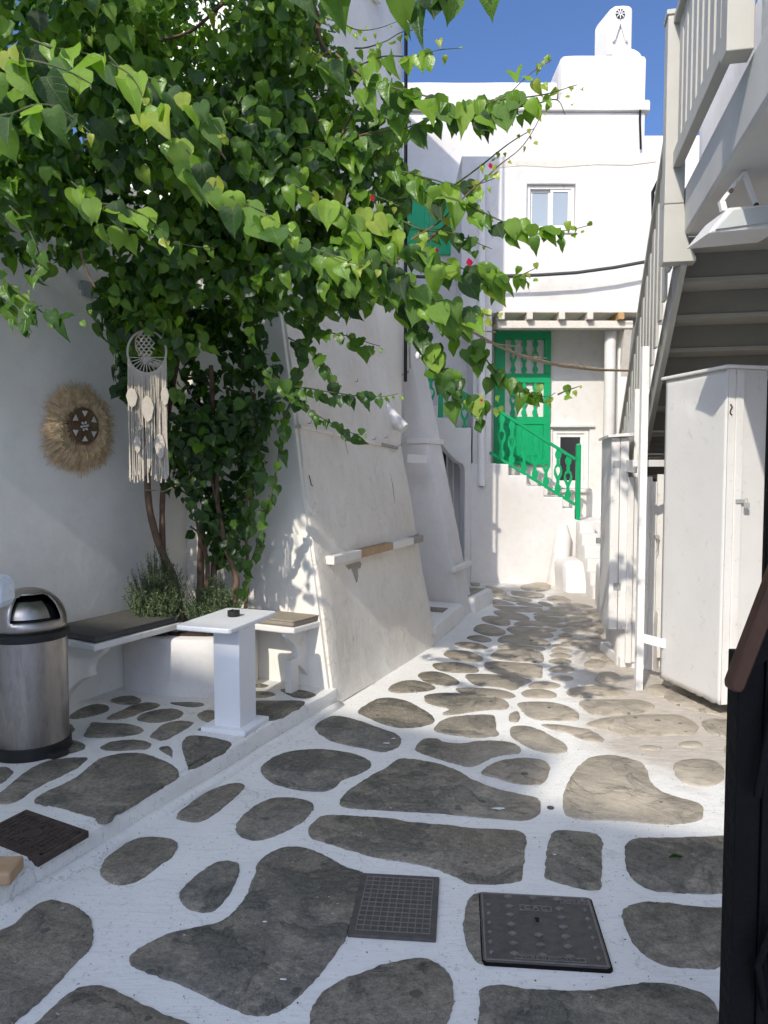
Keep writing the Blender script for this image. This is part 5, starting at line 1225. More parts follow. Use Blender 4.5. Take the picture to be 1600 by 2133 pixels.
# storage partition under the stair
sp = thing('storage_partition', 'white board partition with narrow door under the timber stair', 'partition', (2.2, 6.4, 0))
xl_ = at(1306, 1200, 6.45).x; bx = xl_; i = 0
for (u0, u1, mat, dy, zt) in ((1306, 1318, 'white_paint', 0, 1.62), (1318.5, 1330, 'white_paint', .03, 1.62), (1331, 1344, 'cab_paint', .05, 1.66), (1344.5, 1351, 'white_paint', -.02, 1.62), (1351.5, 1356, 'white_paint', .02, 1.62), (1356.5, 1366, 'white_paint', 0, 1.58), (1366.5, 1380, 'white_paint', .02, 1.60), (1380.5, 1400, 'white_paint', .02, 1.60)):
    a, b = at(u0, 1200, 6.35 + dy), at(u1, 1200, 6.35 + dy); m = MB(); m.box((a.x, 6.35 + dy, .06 if u0 < 1366 else .10), (b.x - a.x, 0, 0), (0, .025, 0), (0, 0, zt - .06)); m.build('board', M[mat], sp, bevel=.003)
m = MB(); q = at(1368, 1118, 6.34); m.tube([q, q + Vector((0, -.03, 0)), q + Vector((.0, -.03, -.10)), q + Vector((-.01, -.02, -.13))], .004, 6); m.lathe([(.018, -.02), (.018, .02)], q, 10, (0, -1, 0)); m.build('latch', M['zinc'], sp, smooth=60)
m = MB(); m.box((2.0, 6.42, 0), (.55, 0, 0), (0, .6, 0), (0, 0, .09)); m.build('plinth', M['plaster'], sp, bevel=.01)
# plaster base along the lane
rb = thing('low_wall', 'low white plaster base under the far end of the timber stair', 'wall', (2.1, 8, 0))
a, b = Vector((1.975, 6.47, 0)), Vector((2.66, 9.6, 0))
plaster('base_body', [xy(a), xy(b), xy(b + W_ * 1.2), xy(a + W_ * .35), xy(a + W_ * .3 - D_ * .1)], 0, .52, M['plaster'], rb, r=.05, seg=.12, amp=.012)
m = MB()
m.prism([(0, .5), (3.1, .5), (3.1, .52), (2.9, .95), (0, 2.35)], a + W_ * .12, D_, UP, W_ * .06); m.build('side_boarding', M['white_paint'], rb)
# folding cabinet
fc = thing('folding_cabinet', 'narrow white wall cabinet with two hinged leaves and slanted lid beside the lane', 'cabinet', (1.95, 6.4, .35))
ca = at(1268, 1310, 6.38); x0_ = ca.x; x1_ = at(1304, 1310, 6.38).x; xm_ = at(1286, 1310, 6.38).x; zt_ = at(1285, 912, 6.38).z; zb_ = at(1285, 1311, 6.38).z
bd = Vector((.13, .72, 0))
m = MB(); m.box((x0_, 6.41, zb_), (.012, 0, 0), bd, UP * (zt_ - zb_)); m.build('side_panel', M['cab_paint'], fc, bevel=.003)
m = MB(); m.box((x1_ - .012, 6.41, zb_), (.012, 0, 0), bd, UP * (zt_ - zb_)); m.build('side_panel', M['cab_paint'], fc, bevel=.003)
for a0, a1 in ((x0_, xm_ - .003), (xm_ + .003, x1_)):
    m = MB(); m.box((a0, 6.38, zb_), (a1 - a0, 0, 0), (0, .028, 0), UP * (zt_ - zb_)); m.build('leaf', M['white_paint'], fc, bevel=.004)
for v in (967, 1222):
    q = at(1285.5, v, 6.376); m = MB(); m.box((q.x - .030, 6.374, q.z - .03), (.027, 0, 0), (0, .005, 0), (0, 0, .06)); m.box((q.x + .003, 6.374, q.z - .03), (.027, 0, 0), (0, .005, 0), (0, 0, .06)); m.tube([q + Vector((0, 0, -.03)), q + Vector((0, 0, .03))], .004, 8); m.build('hinge', M['zinc'], fc)
m = MB(); m.prism([(-.045, 0), (x1_ - x0_ + .02, .012), (x1_ - x0_ + .02, .04), (-.045, .022)], Vector((x0_, 6.33, zt_ + .002)), (1, 0, 0), UP, (.15, .82, 0)); m.build('lid', M['white_paint'], fc, bevel=.003)
m = MB(); q = at(1250, 1125, 6.9); m.box(q - Vector((.03, .02, .03)), (.03, 0, 0), (0, .04, 0), (0, 0, .05)); m.build('latch', M['zinc'], fc)
# tall cabinet
tcab = thing('tall_cabinet', 'tall white cabinet with dented side panel, small lid and padlocked hasp', 'cabinet', (2.25, 5.1, .12))
k0 = Vector((2.262, 5.085, 0)); k1 = Vector((2.105, 5.765, 0)); dn = (k1 - k0).normalized(); dw = Vector((-dn.y, dn.x, 0)) * -1
z0, z1 = .10, 2.345; Lk = (k1 - k0).length; WK = .30
vs, fs = [], []; na, nb_ = 24, 48
for j in range(nb_ + 1):
    for i in range(na + 1):
        s = Lk * i / na; z = z0 + (z1 - z0) * j / nb_; p = k0 + dn * s + UP * z
        e = 0
        if .12 < s < .62 and z > 1.95:
            e = .014 * max(0, noise.noise(Vector((s * 7, z * 9, 4)))) * math.sin((s - .12) / .5 * PI) + .01 * abs(math.sin(s * 9 + z * 16)) * math.sin((s - .12) / .5 * PI) * math.exp(-((z - 2.16) / .07) ** 2)
        if j == 0: p += UP * noise.noise(Vector((s * 20, 0, 0))) * .015
        vs.append(p + dw * -1 * 0 + dw * (e * 1.0 + .0015 * noise.noise(p * 2)))
for j in range(nb_):
    for i in range(na): a_ = j * (na + 1) + i; fs.append((a_, a_ + 1, a_ + na + 2, a_ + na + 1))
me = bpy.data.meshes.new('side_panel'); me.from_pydata(vs, [], fs); o = finish('side_panel', me, M['cab_paint'], tcab, smooth=70)
md = o.modifiers.new('s', 'SOLIDIFY'); md.thickness = .012; md.offset = 0
fo = k0 + dw * .0
strips = [(.0, .055, 0), (.058, .115, .006), (.118, WK, -.012)]
for (s0, s1, pr) in strips:
    m = MB(); m.box(k0 + dw * (s0 + .004) + UP * z0 - dn * pr, dw * (s1 - s0), dn * .02, UP * (z1 - z0)); m.build('front_board', M['cab_paint'] if s1 > .2 else M['white_paint'], tcab, bevel=.003)
m = MB(); m.box(k0 + dw * (WK - .0) + UP * z0 + dn * .02, dw * .012, dn * (Lk - .02), UP * (z1 - z0)); m.box(k1 + dw * .012 + UP * z0 - dn * .012, dw * (WK - .012), dn * .01, UP * (z1 - z0)); m.build('back_panel', M['cab_paint'], tcab)
m = MB(); m.box(k0 - dw * .03 - dn * .03 + UP * (z1 + .002), dw * (WK + .06), dn * (Lk + .06), UP * .022); m.build('lid', M['white_paint'], tcab, bevel=.006)
m = MB(); q = at(1548, 1047, 5.07); q = k0 + dw * .10 - dn * .01 + UP * at(1548, 1044, 5.1).z
m.box(q - dw * .03 - UP * .012, dw * .07, -dn * .006, UP * .024); m.build('hasp', M['zinc'], tcab)
m = MB(); q2 = q + dw * .035 - dn * .02; m.tube([q2 + dw * .012 - UP * .01, q2 + dw * .012 + UP * .012, q2 + UP * .02, q2 - dw * .012 + UP * .012, q2 - dw * .012 - UP * .01], .003, 6); m.box(q2 - dw * .018 - UP * .045, dw * .036, -dn * .014, UP * .036); m.build('padlock', M['zinc'], tcab, bevel=.003)
m = MB(); q = k0 + dw * .018 - dn * .004 + UP * at(1525, 855, 5.1).z; m.tube([q + UP * .04, q + dw * .012 + UP * .02, q, q - UP * .02, q + dw * .012 - UP * .03], .005, 6); m.build('hook', M['rust'], tcab, smooth=60)

# balcony slab, railing, wall, lamp
bl = thing('balcony', 'white balcony slab with greige board railing above the cabinets', 'balcony', (2.0, 5.4, 3.28))
q0 = edge(0) - W_ * .03; q1 = edge(-5.0) - W_ * .03
m = MB(); m.prism([xy(q0), xy(q1), xy(q1 + W_ * 2.2), xy(q0 + W_ * 2.2)], (0, 0, ZT), (1, 0, 0), (0, 1, 0), (0, 0, .33)); m.build('slab', M['soffit'], bl, bevel=.02)
m = MB(); q = edge(-1.38) - W_ * .028
ra, rb_ = edge(-.08, 3.78) + W_ * RO, edge(-1.70, 3.78) + W_ * RO
m.bar(ra, rb_, W_ * .06, UP * .11); m.build('bottom_rail', M['greige'], bl, bevel=.004)
ra2, rb2 = edge(-.08, 4.70) + W_ * RO, edge(-1.70, 4.70) + W_ * RO
m = MB(); m.bar(ra2, rb2, W_ * .09, UP * .05); m.build('handrail', M['greige'], bl, bevel=.006)
for i in range(9):
    s = -.19 - i * .165; q = edge(s) + W_ * (RO + .0)
    m = MB(); m.box(q - W_ * .01 + D_ * -.055 + UP * 3.836, W_ * .022, D_ * .11, UP * (4.674 - 3.836)); m.build('baluster', M['greige'], bl, bevel=.003)
q = edge(-1.77) + W_ * (RO - .01); m = MB(); m.box(q - W_ * .06 - D_ * .07 + UP * 3.60, W_ * .12, D_ * .13, UP * 1.3); m.build('newel_post', M['greige'], bl, bevel=.005)
rhs = thing('right_house', 'white rendered house wall carrying the balcony on the right', 'house', (3.2, 4, 0))
w0 = edge(-1.86) - W_ * .02; 
plaster('balcony_pier', [xy(w0), xy(edge(-4.6) - W_ * .02), xy(edge(-4.6) + W_ * .6), xy(w0 + W_ * .6)], ZT + .332, 6.4, M['pebbled'], rhs, r=.02, seg=.15)
plaster('house_body', [xy(edge(-4.6) + W_ * 1.22), xy(edge(4.4) + W_ * 1.22), xy(edge(4.4) + W_ * 4), xy(edge(-4.6) + W_ * 4)], 0, ZT - .01, M['plaster_clean'], rhs, r=.03, seg=.4)
plaster('upper_storey', [xy(edge(-1.9) + W_ * 1.24), xy(edge(6.6) + W_ * 1.24), xy(edge(6.6) + W_ * 3.6), xy(edge(-1.9) + W_ * 3.6)], ZT - .008, 6.7, M['plaster_clean'], rhs, r=.02, seg=.3)
fl_ = thing('flood_lamp', 'flat white flood lamp on a rusty bracket under the balcony', 'lamp', at(1545, 460, 4.15))
ly = 4.15; a = at(1470, 490, ly); m = MB()
c0, c1_, c2, c3 = at(1468, 491, ly), at(1512, 437, ly + .0), at(1640, 420, ly - .05), at(1640, 470, ly - .05)
m.prism([(p.x, p.z) for p in (c0, c1_, c2, c3)], (0, ly - .04, 0), (1, 0, 0), (0, 0, 1), (0, .30, .0)); m.build('housing', M['cab_paint'], fl_, bevel=.01)
c0, c1_, c2, c3 = at(1482, 484, ly), at(1518, 444, ly), at(1640, 430, ly), at(1640, 463, ly)
m = MB(); m.prism([(p.x, p.z) for p in (c0, c1_, c2, c3)], (0, ly - .052, 0), (1, 0, 0), (0, 0, 1), (0, .01, 0)); m.build('glass', M['floodglass'], fl_, bevel=.003)
m = MB(); q = at(1549, 370, ly + .05); q.z = ZT - .005
m.bar(q, at(1576, 430, ly + .04), (.022, 0, 0), (0, .03, 0)); m.build('bracket', M['white_paint'], fl_, bevel=.002)
m = MB(); m.bar(q, at(1503, 420, ly + .04), (.022, 0, 0), (0, .03, 0)); m.build('bracket', M['white_paint'], fl_, bevel=.002)
m = MB(); m.bar(at(1503, 420, ly + .04), at(1508, 440, ly + .02), (.03, 0, 0), (0, .03, 0)); m.build('bracket_foot', M['white_paint'], fl_)
for u, v in ((1574, 428), (1522, 398)): m = MB(); m.lathe([(.012, 0), (.012, .014)], at(u, v, ly - .0), 10, (0, -1, 0)); m.build('bolt', M['rust'], fl_, smooth=60)

# dark iron gate and handrail at the right edge
gt = thing('iron_gate', 'black iron gate post and varnished handrail at the right edge', 'gate', (.72, 1.5, 0))
m = MB(); m.box((.694, 1.48, 0), (.05, 0, 0), (0, .05, 0), (0, 0, 1.335)); m.build('post', M['black'], gt, bevel=.002)
m = MB(); m.box((.7445, 1.492, .12), (.28, 0, 0), (0, .012, 0), (0, 0, 1.75)); m.build('sheet_panel', M['black'], gt)
m = MB(); m.box((.7445, 1.474, .1), (.014, 0, 0), (0, .014, 0), (0, 0, 1.9)); m.box((.7445, 1.474, .70), (.28, 0, 0), (0, .014, 0), (0, 0, .03)); m.build('frame_bar', M['black'], gt, bevel=.002)
m = MB(); a = Vector((.738, 1.46, .72))
m.tube([a + Vector((.03, 0, .10)), a + Vector((.0, 0, .0)), a + Vector((.015, 0, -.09)), a + Vector((.05, 0, -.05)), a + Vector((.03, 0, .02))], .008, 8)
m.tube([a + Vector((.05, 0, -.3)), a + Vector((-.0, 0, -.42)), a + Vector((-.03, 0, -.48))], .012, 8)
m.tube([a + Vector((.02, 0, .55)), a + Vector((.0, 0, .42)), a + Vector((-.012, 0, .34))], .008, 8)
m.build('scrollwork', M['black'], gt, smooth=60, kind='stuff')
m = MB(); m.lathe([(.012, 0), (.014, .01), (.014, .03)], (.752, 1.462, 1.245), 12, (1, 0, 0)); m.build('latch_bolt', M['zinc'], gt, smooth=60)
m = MB(); A0, A1 = Vector((.685, 1.455, 1.285)), Vector((.845, 1.40, 1.83)); d = (A1 - A0).normalized(); sd = Vector((d.z, 0, -d.x))
m.prism([(-.02, -.010), (-.006, -.016), (.56, -.016), (.56, .014), (-.012, .014), (-.02, .008)], A0, d, sd, (0, .035, 0)); m.build('handrail', M['brownwood'], gt, bevel=.007, smooth=40)
m = MB(); m.prism([(.02, .0135), (.56, .0135), (.56, .075), (.11, .075)], A0 + Vector((0, .01, 0)), d, sd, (0, .035, 0)); m.build('rail_bracket', M['black'], gt, bevel=.002)

# unseen house added behind the camera, shaped to shade the foreground
bh = thing('shade_house', 'unseen tall white house added behind the viewpoint to shade the near paving', 'house', (-6, -12, 0))
u1 = Vector((.887, -.46, 0)); u2 = Vector((-.46, -.887, 0))
a = Vector((-5.96, -10.43, 0)); plaster('tall_wing', [xy(a), xy(a - u1 * 4.6), xy(a - u1 * 4.6 + u2 * 5), xy(a + u2 * 5)], 0, 12.0, M['plaster_clean'], bh, r=.03, seg=.8)
a = a + u1 * .012 - u2 * .01; plaster('low_wing', [xy(a), xy(a + u2 * 5), xy(a + u1 * 4.2 + u2 * 5), xy(a + u1 * 4.2)], 0, 11.45, M['plaster_clean'], bh, r=.03, seg=.8)

# ------------------------------------------------------------------ vine
vine = thing('bougainvillea', 'large green bougainvillea vine climbing from the corner planter over the courtyard', 'vine', (-1.3, 5.6, .54))
def leaf_mesh(name, fold, droop, curl, hi=False, wav=.05, wid=1.0):
    wid *= .95
    rows = [(-.05, .20, .05), (.03, .36, .0), (.16, .475, .0), (.32, .50, .0), (.50, .45, .0), (.68, .33, .0), (.83, .18, .0), (.94, .06, .0)]
    if not hi: rows = [(-.04, .24, .04), (.14, .46, .0), (.38, .50, .0), (.64, .37, .0), (.84, .17, .0)]
    def zf(x, y): return fold * abs(x) - droop * y * y + curl * x * y + wav * math.sin(y * 9 + curl * 20) * abs(x) * 2 + wav * .6 * math.sin(x * 11 + droop * 30) * y
    vs, uv, fs = [], [], []
    def V(x, y): x *= wid; vs.append((x, y, zf(x, y))); uv.append((x + .5, y)); return len(vs) - 1
    cen = [V(0, y + k if i == 0 else y) for i, (y, w_, k) in enumerate(rows)]; tip = V(0, 1.06)
    for s in (-1, 1):
        mid_ = [V(s * w_ * .55, y) for (y, w_, k) in rows] if hi else None
        out = [V(s * w_, y + (.0 if i else 0)) for i, (y, w_, k) in enumerate(rows)]
        cols = [cen, mid_, out] if hi else [cen, out]
        for c0, c1__ in zip(cols, cols[1:]):
            for i in range(len(rows) - 1):
                f = (c0[i], c1__[i], c1__[i + 1], c0[i + 1]); fs.append(f if s > 0 else f[::-1])
        f = [c[-1] for c in cols] + [tip]; fs.append(tuple(f) if s > 0 else tuple(f[::-1]))
    return np.array(vs), np.array(uv), fs
var_lo = [leaf_mesh('v', f, d, c, False, w_, k) for f, d, c, w_, k in ((.25, .18, .1, .05, 1), (.6, .35, -.2, .1, .95), (.05, .55, .3, .08, 1.05), (-.3, .1, .15, .12, .9), (.9, .3, .1, .1, 1), (.35, .8, -.35, .1, .85), (.1, -.3, .2, .12, 1))]
def mesh_from(vs, uv, fs, name, mat):
    me = bpy.data.meshes.new(name); me.from_pydata([tuple(v) for v in vs], [], fs)
    l = me.uv_layers.new(name='UVMap'); li = np.empty(len(me.loops), dtype=np.int32); me.loops.foreach_get('vertex_index', li)
    l.data.foreach_set('uv', np.asarray(uv)[li].astype(np.float32).ravel()); me.polygons.foreach_set('use_smooth', [True] * len(me.polygons)); me.materials.append(mat); me.update(); return me
HI = ((.25, .2, .1, .06, 1), (.55, .35, -.2, .09, .95), (.1, .5, .3, .08, 1.05), (.45, .15, -.35, .1, .9), (-.2, .3, .15, .1, 1), (.85, .35, .1, .08, 1), (.3, .75, -.3, .11, .9), (.15, -.25, .25, .12, 1.02))
hi_meshes = [mesh_from(*leaf_mesh('h', f, d, c, True, w_, k), 'leaf', M['leaf']) for f, d, c, w_, k in HI]
hi_young = [mesh_from(*leaf_mesh('h', f, d, c, True, .12, .85), 'leaf', M['leaf_young']) for f, d, c in ((.35, .3, .1), (.7, .6, -.3))]
leaves = []     # (pos, rot 3x3, size, tint, young)
SUNV = np.array([-trav.x, -trav.y, -trav.z])
def basis(nrm, tip):
    nrm = nrm / np.linalg.norm(nrm); y = tip - nrm * tip.dot(nrm); y /= np.linalg.norm(y) + 1e-9; x = np.cross(y, nrm); return np.stack([x, y, nrm], 1)
def rand_leaf(p, size, tint, young=False, face=None, spread=.75):
    f = SUNV * .75 + np.array([0, -.35, 0]) if face is None else np.array(face)
    n_ = f + rng.normal(0, spread, 3); t = np.array([0, 0, -1.0]) + rng.normal(0, .45, 3)
    leaves.append((np.array(p), basis(n_, t), size, tint, young))
twigs = MB(); stems_n = 0
def branch(pts, Y0, Y1, size, gap=.033, tint=(.35, .75), tipyoung=.18, rad=.0035, woody=False, dense=1, jit=.02):
    """leafy shoot: photo path with its distance; leaves alternate along it"""
    P = [np.array(at(u, v, Y0 + (Y1 - Y0) * i / max(1, len(pts) - 1))) for i, (u, v) in enumerate(pts)]
    # resample smooth
    V_ = [Vector(p) for p in P]; path = []
    for i in range(len(V_) - 1):
        a = V_[max(0, i - 1)]; b, c = V_[i], V_[i + 1]; d = V_[min(len(V_) - 1, i + 2)]
        for k in range(6):
            t = k / 6; path.append(.5 * (2 * b + (c - a) * t + (2 * a - 5 * b + 4 * c - d) * t * t + (3 * b - a - 3 * c + d) * t ** 3))
    path.append(V_[-1]); n = len(path)
    path = [p + noise.noise_vector(p * 6) * .012 for p in path]
    m = MB(); m.tube(path, [rad * (1.3 - .9 * i / n) for i in range(n)], 6); m.build('shoot', M['bark'] if woody else M['bark_green'], vine, smooth=60)
    L = [0]
    for a, b in zip(path, path[1:]): L.append(L[-1] + (b - a).length)
    s = gap * .5; side = 1
    while s < L[-1] + gap * .4:
        i = max(0, min(n - 2, next((q for q in range(n - 1) if L[q + 1] >= s), n - 2))); t = min(1, (s - L[i]) / max(1e-6, L[i + 1] - L[i])); p = np.array(path[i].lerp(path[i + 1], t)); f = s / L[-1]
        for _ in range(dense):
            sz = .98 * size * (1 if f < 1 - tipyoung else max(.32, (1 - f) / max(.01, tipyoung))) * rng.uniform(.62, 1.15)
            y = f > 1 - tipyoung * .6
            dr_ = np.array(path[min(n - 1, i + 1)] - path[i]); dr_ /= np.linalg.norm(dr_) + 1e-9
            o = np.cross(dr_, [0, -1, 0]) * side * .012 + rng.normal(0, jit, 3) * .6 + np.array([0, 0, -.006])
            n_ = SUNV * .55 + np.array([.05, -.75, .05]) + rng.normal(0, .42, 3); tp = np.array([0, 0, -1.0]) + dr_ * .35 + np.array([side * .22, 0, 0]) + rng.normal(0, .22, 3)
            leaves.append((p + o, basis(n_, tp), sz, rng.uniform(*tint), y)); side *= -1
        s += gap * rng.uniform(.75, 1.3)
branch([(640, 20), (700, 45), (745, 62), (790, 60), (838, 38)], 4.6, 4.4, .045, .04, (.6, .95), .5)
branch([(740, 100), (800, 90), (840, 66), (888, 62)], 4.4, 4.2, .05, .05, (.6, .95), .4)
branch([(660, 130), (740, 135), (800, 118), (860, 118), (905, 108), (962, 103)], 3.7, 3.4, .085, .04, (.45, .9), .25)
branch([(700, 110), (760, 160), (830, 185), (900, 208), (960, 225), (1010, 215), (1060, 195), (1110, 150), (1150, 122)], 3.5, 3.3, .10, .036, (.35, .75), .18, woody=True, dense=2, jit=.035)
branch([(1000, 225), (1050, 210), (1100, 200), (1150, 190), (1200, 178)], 3.4, 3.3, .08, .04, (.45, .85), .5)
branch([(1060, 225), (1110, 215), (1160, 205), (1175, 240)], 3.4, 3.3, .07, .045, (.5, .95), .6)
branch([(640, 310), (720, 290), (830, 268), (900, 250), (960, 245), (1010, 265)], 3.7, 3.4, .09, .04, (.3, .7), .15, woody=True)
branch([(860, 500), (920, 455), (980, 400), (1040, 345), (1090, 300), (1130, 235)], 3.6, 3.3, .06, .055, (.6, 1), .7, woody=True)
branch([(930, 400), (1000, 345), (1060, 300), (1110, 270)], 3.6, 3.4, .055, .05, (.7, 1), .8)
branch([(820, 350), (900, 375), (960, 392), (1030, 372)], 3.7, 3.5, .085, .04, (.4, .8), .3)
branch([(860, 390), (940, 415), (1000, 440), (1060, 465), (1110, 478), (1160, 485), (1222, 470)], 3.5, 3.4, .085, .038, (.35, .7), .25, dense=2, jit=.035)
branch([(830, 455), (880, 480), (930, 485), (980, 500), (1025, 518)], 3.8, 3.7, .075, .04, (.1, .4), .2)
branch([(760, 440), (840, 510), (900, 540), (960, 560), (1010, 580), (1070, 580), (1118, 560)], 3.2, 3.1, .098, .034, (.45, .8), .2, dense=2, jit=.035)
branch([(800, 540), (860, 600), (920, 630), (980, 645), (1030, 655)], 3.15, 3.1, .095, .032, (.6, .93), .2, dense=2, jit=.035)
branch([(840, 600), (900, 640), (950, 680), (1000, 730), (1040, 780), (1090, 810), (1140, 825), (1160, 818)], 3.4, 3.3, .075, .034, (.3, .65), .15, dense=2, jit=.035)
branch([(1165, 822), (1180, 815), (1203, 806)], 3.3, 3.3, .05, .03, (.5, .8), .5)
branch([(810, 610), (860, 660), (900, 730), (930, 790), (960, 820), (1000, 840), (1045, 855)], 3.3, 3.2, .082, .032, (.05, .4), .12, dense=2, jit=.035)
branch([(850, 650), (890, 710), (915, 760), (945, 800)], 3.35, 3.25, .082, .04, (.02, .3), 0)
branch([(560, 600), (620, 660), (680, 690), (740, 705), (790, 722)], 4.4, 4.2, .085, .036, (.1, .45), .15)
branch([(600, 700), (660, 740), (700, 790), (705, 800)], 4.4, 4.3, .08, .04, (.1, .4), .1)
branch([(540, 760), (600, 800), (660, 812), (720, 822), (780, 826), (828, 820)], 4.4, 4.2, .075, .032, (.1, .45), .15)
branch([(600, 810), (640, 850), (690, 880), (730, 900), (762, 908)], 4.4, 4.2, .075, .034, (.1, .4), .15)
branch([(690, 600), (640, 700), (615, 810), (590, 880), (578, 960), (560, 1050), (530, 1150), (505, 1230)], 4.5, 5.3, .09, .06, (.05, .4), .0, rad=.009)
branch([(520, 860), (540, 930), (530, 1010), (520, 1100), (500, 1180)], 5.1, 5.3, .09, .05, (.05, .35), 0, rad=.006)
branch([(-20, 560), (40, 610), (90, 650), (140, 655), (190, 650)], 3.6, 3.4, .085, .04, (.1, .4), .2)
branch([(-20, 590), (20, 640), (70, 690)], 3.6, 3.5, .08, .05, (.1, .35), .2)
branch([(-30, 245), (20, 240), (80, 215), (130, 225), (185, 275)], 2.3, 2.3, .115, .045, (.6, .93), .3)
branch([(-30, 130), (30, 120), (90, 130), (140, 150), (190, 175)], 2.35, 2.35, .12, .04, (.6, .9), .3)
branch([(60, 80), (120, 100), (200, 120), (270, 150), (300, 200)], 2.7, 2.7, .11, .05, (.5, .85), .2)
branch([(230, 120), (290, 190), (340, 250), (390, 310), (440, 370), (500, 420), (560, 450), (620, 490)], 3.0, 2.8, .115, .045, (.4, .75), .1)
branch([(400, 330), (470, 400), (540, 450), (620, 500), (690, 530), (760, 560)], 2.95, 2.9, .105, .04, (.45, .85), .2)
branch([(600, 380), (680, 420), (740, 480), (780, 560)], 3.2, 3.0, .10, .04, (.4, .8), .15)
branch([(300, 160), (360, 180), (420, 230), (470, 290)], 3.0, 3.0, .105, .045, (.5, .9), .25)
branch([(150, 380), (200, 420), (260, 430), (330, 470), (350, 520)], 3.3, 3.2, .10, .045, (.35, .8), .2)
branch([(200, 470), (290, 480), (380, 510), (450, 520)], 3.4, 3.3, .09, .05, (.3, .8), .3)
branch([(20, 430), (60, 480), (80, 540), (50, 600)], 3.4, 3.4, .09, .05, (.2, .5), .2)
branch([(470, 560), (520, 640), (520, 720)], 4.3, 4.3, .09, .05, (.4, .8), .2)
branch([(320, 700), (350, 760), (375, 830)], 4.7, 4.6, .10, .045, (.3, .6), .0)
branch([(560, 20), (600, 60), (660, 110), (700, 100)], 3.9, 3.8, .085, .045, (.5, .9), .3, woody=True)
branch([(520, 130), (600, 170), (660, 250), (720, 300), (790, 330)], 4.0, 3.8, .085, .04, (.4, .8), .2, woody=True)
branch([(640, 330), (700, 380), (760, 400), (830, 430)], 3.9, 3.7, .085, .04, (.4, .8), .2)
# shoot overhead whose tips hang into the top of the frame
branch([(560, -70), (700, -50), (830, -40), (920, -40), (1010, -45)], 2.3, 2.3, .11, .10, (.1, .35), .0)
for (u, v) in ((706, -22), (833, -30), (897, -32), (936, -35), (1020, -52)):
    leaves.append((np.array(at(u, v, 2.3)), basis(np.array([rng.uniform(-.5, .5), -1, 0]), np.array([.05, 0, -1.0])), .105, .2, False))

# leafy masses: dense clumps with leaves near their skin facing outward
masses = [(120, 40, 3.5, 250, 150, .7, 1700), (420, 90, 4.1, 250, 160, .8, 3000), (610, 190, 4.3, 130, 170, .6, 1900), (120, 150, 4.6, 260, 260, .5, 1900), (400, 0, 4.7, 200, 90, .4, 800), (60, 330, 4.4, 180, 150, .4, 800), (400, 80, 4.95, 260, 170, .3, 1900), (150, 220, 4.3, 200, 160, .25, 900),
          (250, 330, 4.0, 300, 150, .8, 2300), (560, 380, 4.2, 210, 160, .7, 2100), (740, 400, 4.2, 110, 150, .5, 750),
          (80, 440, 3.9, 150, 110, .5, 900), (390, 590, 4.6, 190, 150, .55, 2100), (600, 560, 4.4, 150, 110, .5, 1000),
          (430, 800, 5.05, 150, 170, .35, 1700), (450, 960, 5.25, 100, 140, .28, 750), (460, 1090, 5.4, 60, 90, .15, 220),
          (740, 560, 4.1, 90, 80, .4, 420), (670, 250, 4.2, 120, 120, .4, 420), (790, 250, 4.0, 60, 100, .3, 90),
          (300, 640, 4.75, 95, 110, .35, 700), (280, 760, 5.0, 40, 80, .2, 180)]
for (u, v, Y, ru, rv, ry, N) in masses:
    c = np.array(at(u, v, Y)); rx, rz = ru * Y / 1600, rv * Y / 1600
    for _ in range(N):
        d = rng.normal(0, 1, 3); d /= np.linalg.norm(d); r = rng.uniform(.35, 1) ** .5
        lump = 1 + .22 * noise.noise(Vector(tuple(d * 2.4 + c)))
        p = c + d * np.array([rx, ry, rz]) * r * lump
        if (Vector(p) - Vector((-1.86, 5.48, 0))).dot(N_) < .03: continue     # not inside the long wall
        if (Vector(p) - back(0)).dot(A_) > -.03: continue
        if noise.noise(Vector(tuple(p * 2.6))) < -.14 and r > .5: continue
        f = d * .55 + SUNV * .55 + np.array([0, -.25, 0])
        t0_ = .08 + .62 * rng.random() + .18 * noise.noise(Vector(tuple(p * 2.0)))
        if Y > 4.9: t0_ = t0_ * .45 - .05  # shade painted into the tint of the low and rear clumps
        elif v < 300: t0_ += .12  # sunlight painted into the tint of the upper clumps
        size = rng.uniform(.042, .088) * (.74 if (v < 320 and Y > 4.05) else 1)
        n_ = f + rng.normal(0, .5, 3); tp = np.array([0, 0, -1.0]) + rng.normal(0, .5, 3)
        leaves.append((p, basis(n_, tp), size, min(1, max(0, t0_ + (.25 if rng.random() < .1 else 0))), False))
# leaf masses added out of frame to shade the niche and dapple the lane
for (x, y, z, rx, ry, rz, N) in ((-1.6, 3.2, 4.7, 1.3, 1.2, .5, 800), (-.4, 3.3, 4.35, 1.1, .7, .25, 420), (-2.6, 3.4, 4.2, .8, 1.3, .8, 350), (-2.75, 3.3, 3.35, .62, 1.1, .55, 1100), (-2.1, 1.9, 4.6, 1.3, .55, .3, 260)):
    for _ in range(N):
        d = rng.normal(0, 1, 3); d /= np.linalg.norm(d); p = np.array([x, y, z]) + d * np.array([rx, ry, rz]) * rng.uniform(.2, 1) ** .5
        leaves.append((p, basis(SUNV * .5 + rng.normal(0, .6, 3), np.array([0, 0, -1.0]) + rng.normal(0, .5, 3)), rng.uniform(.06, .1), rng.uniform(.2, .7), False))
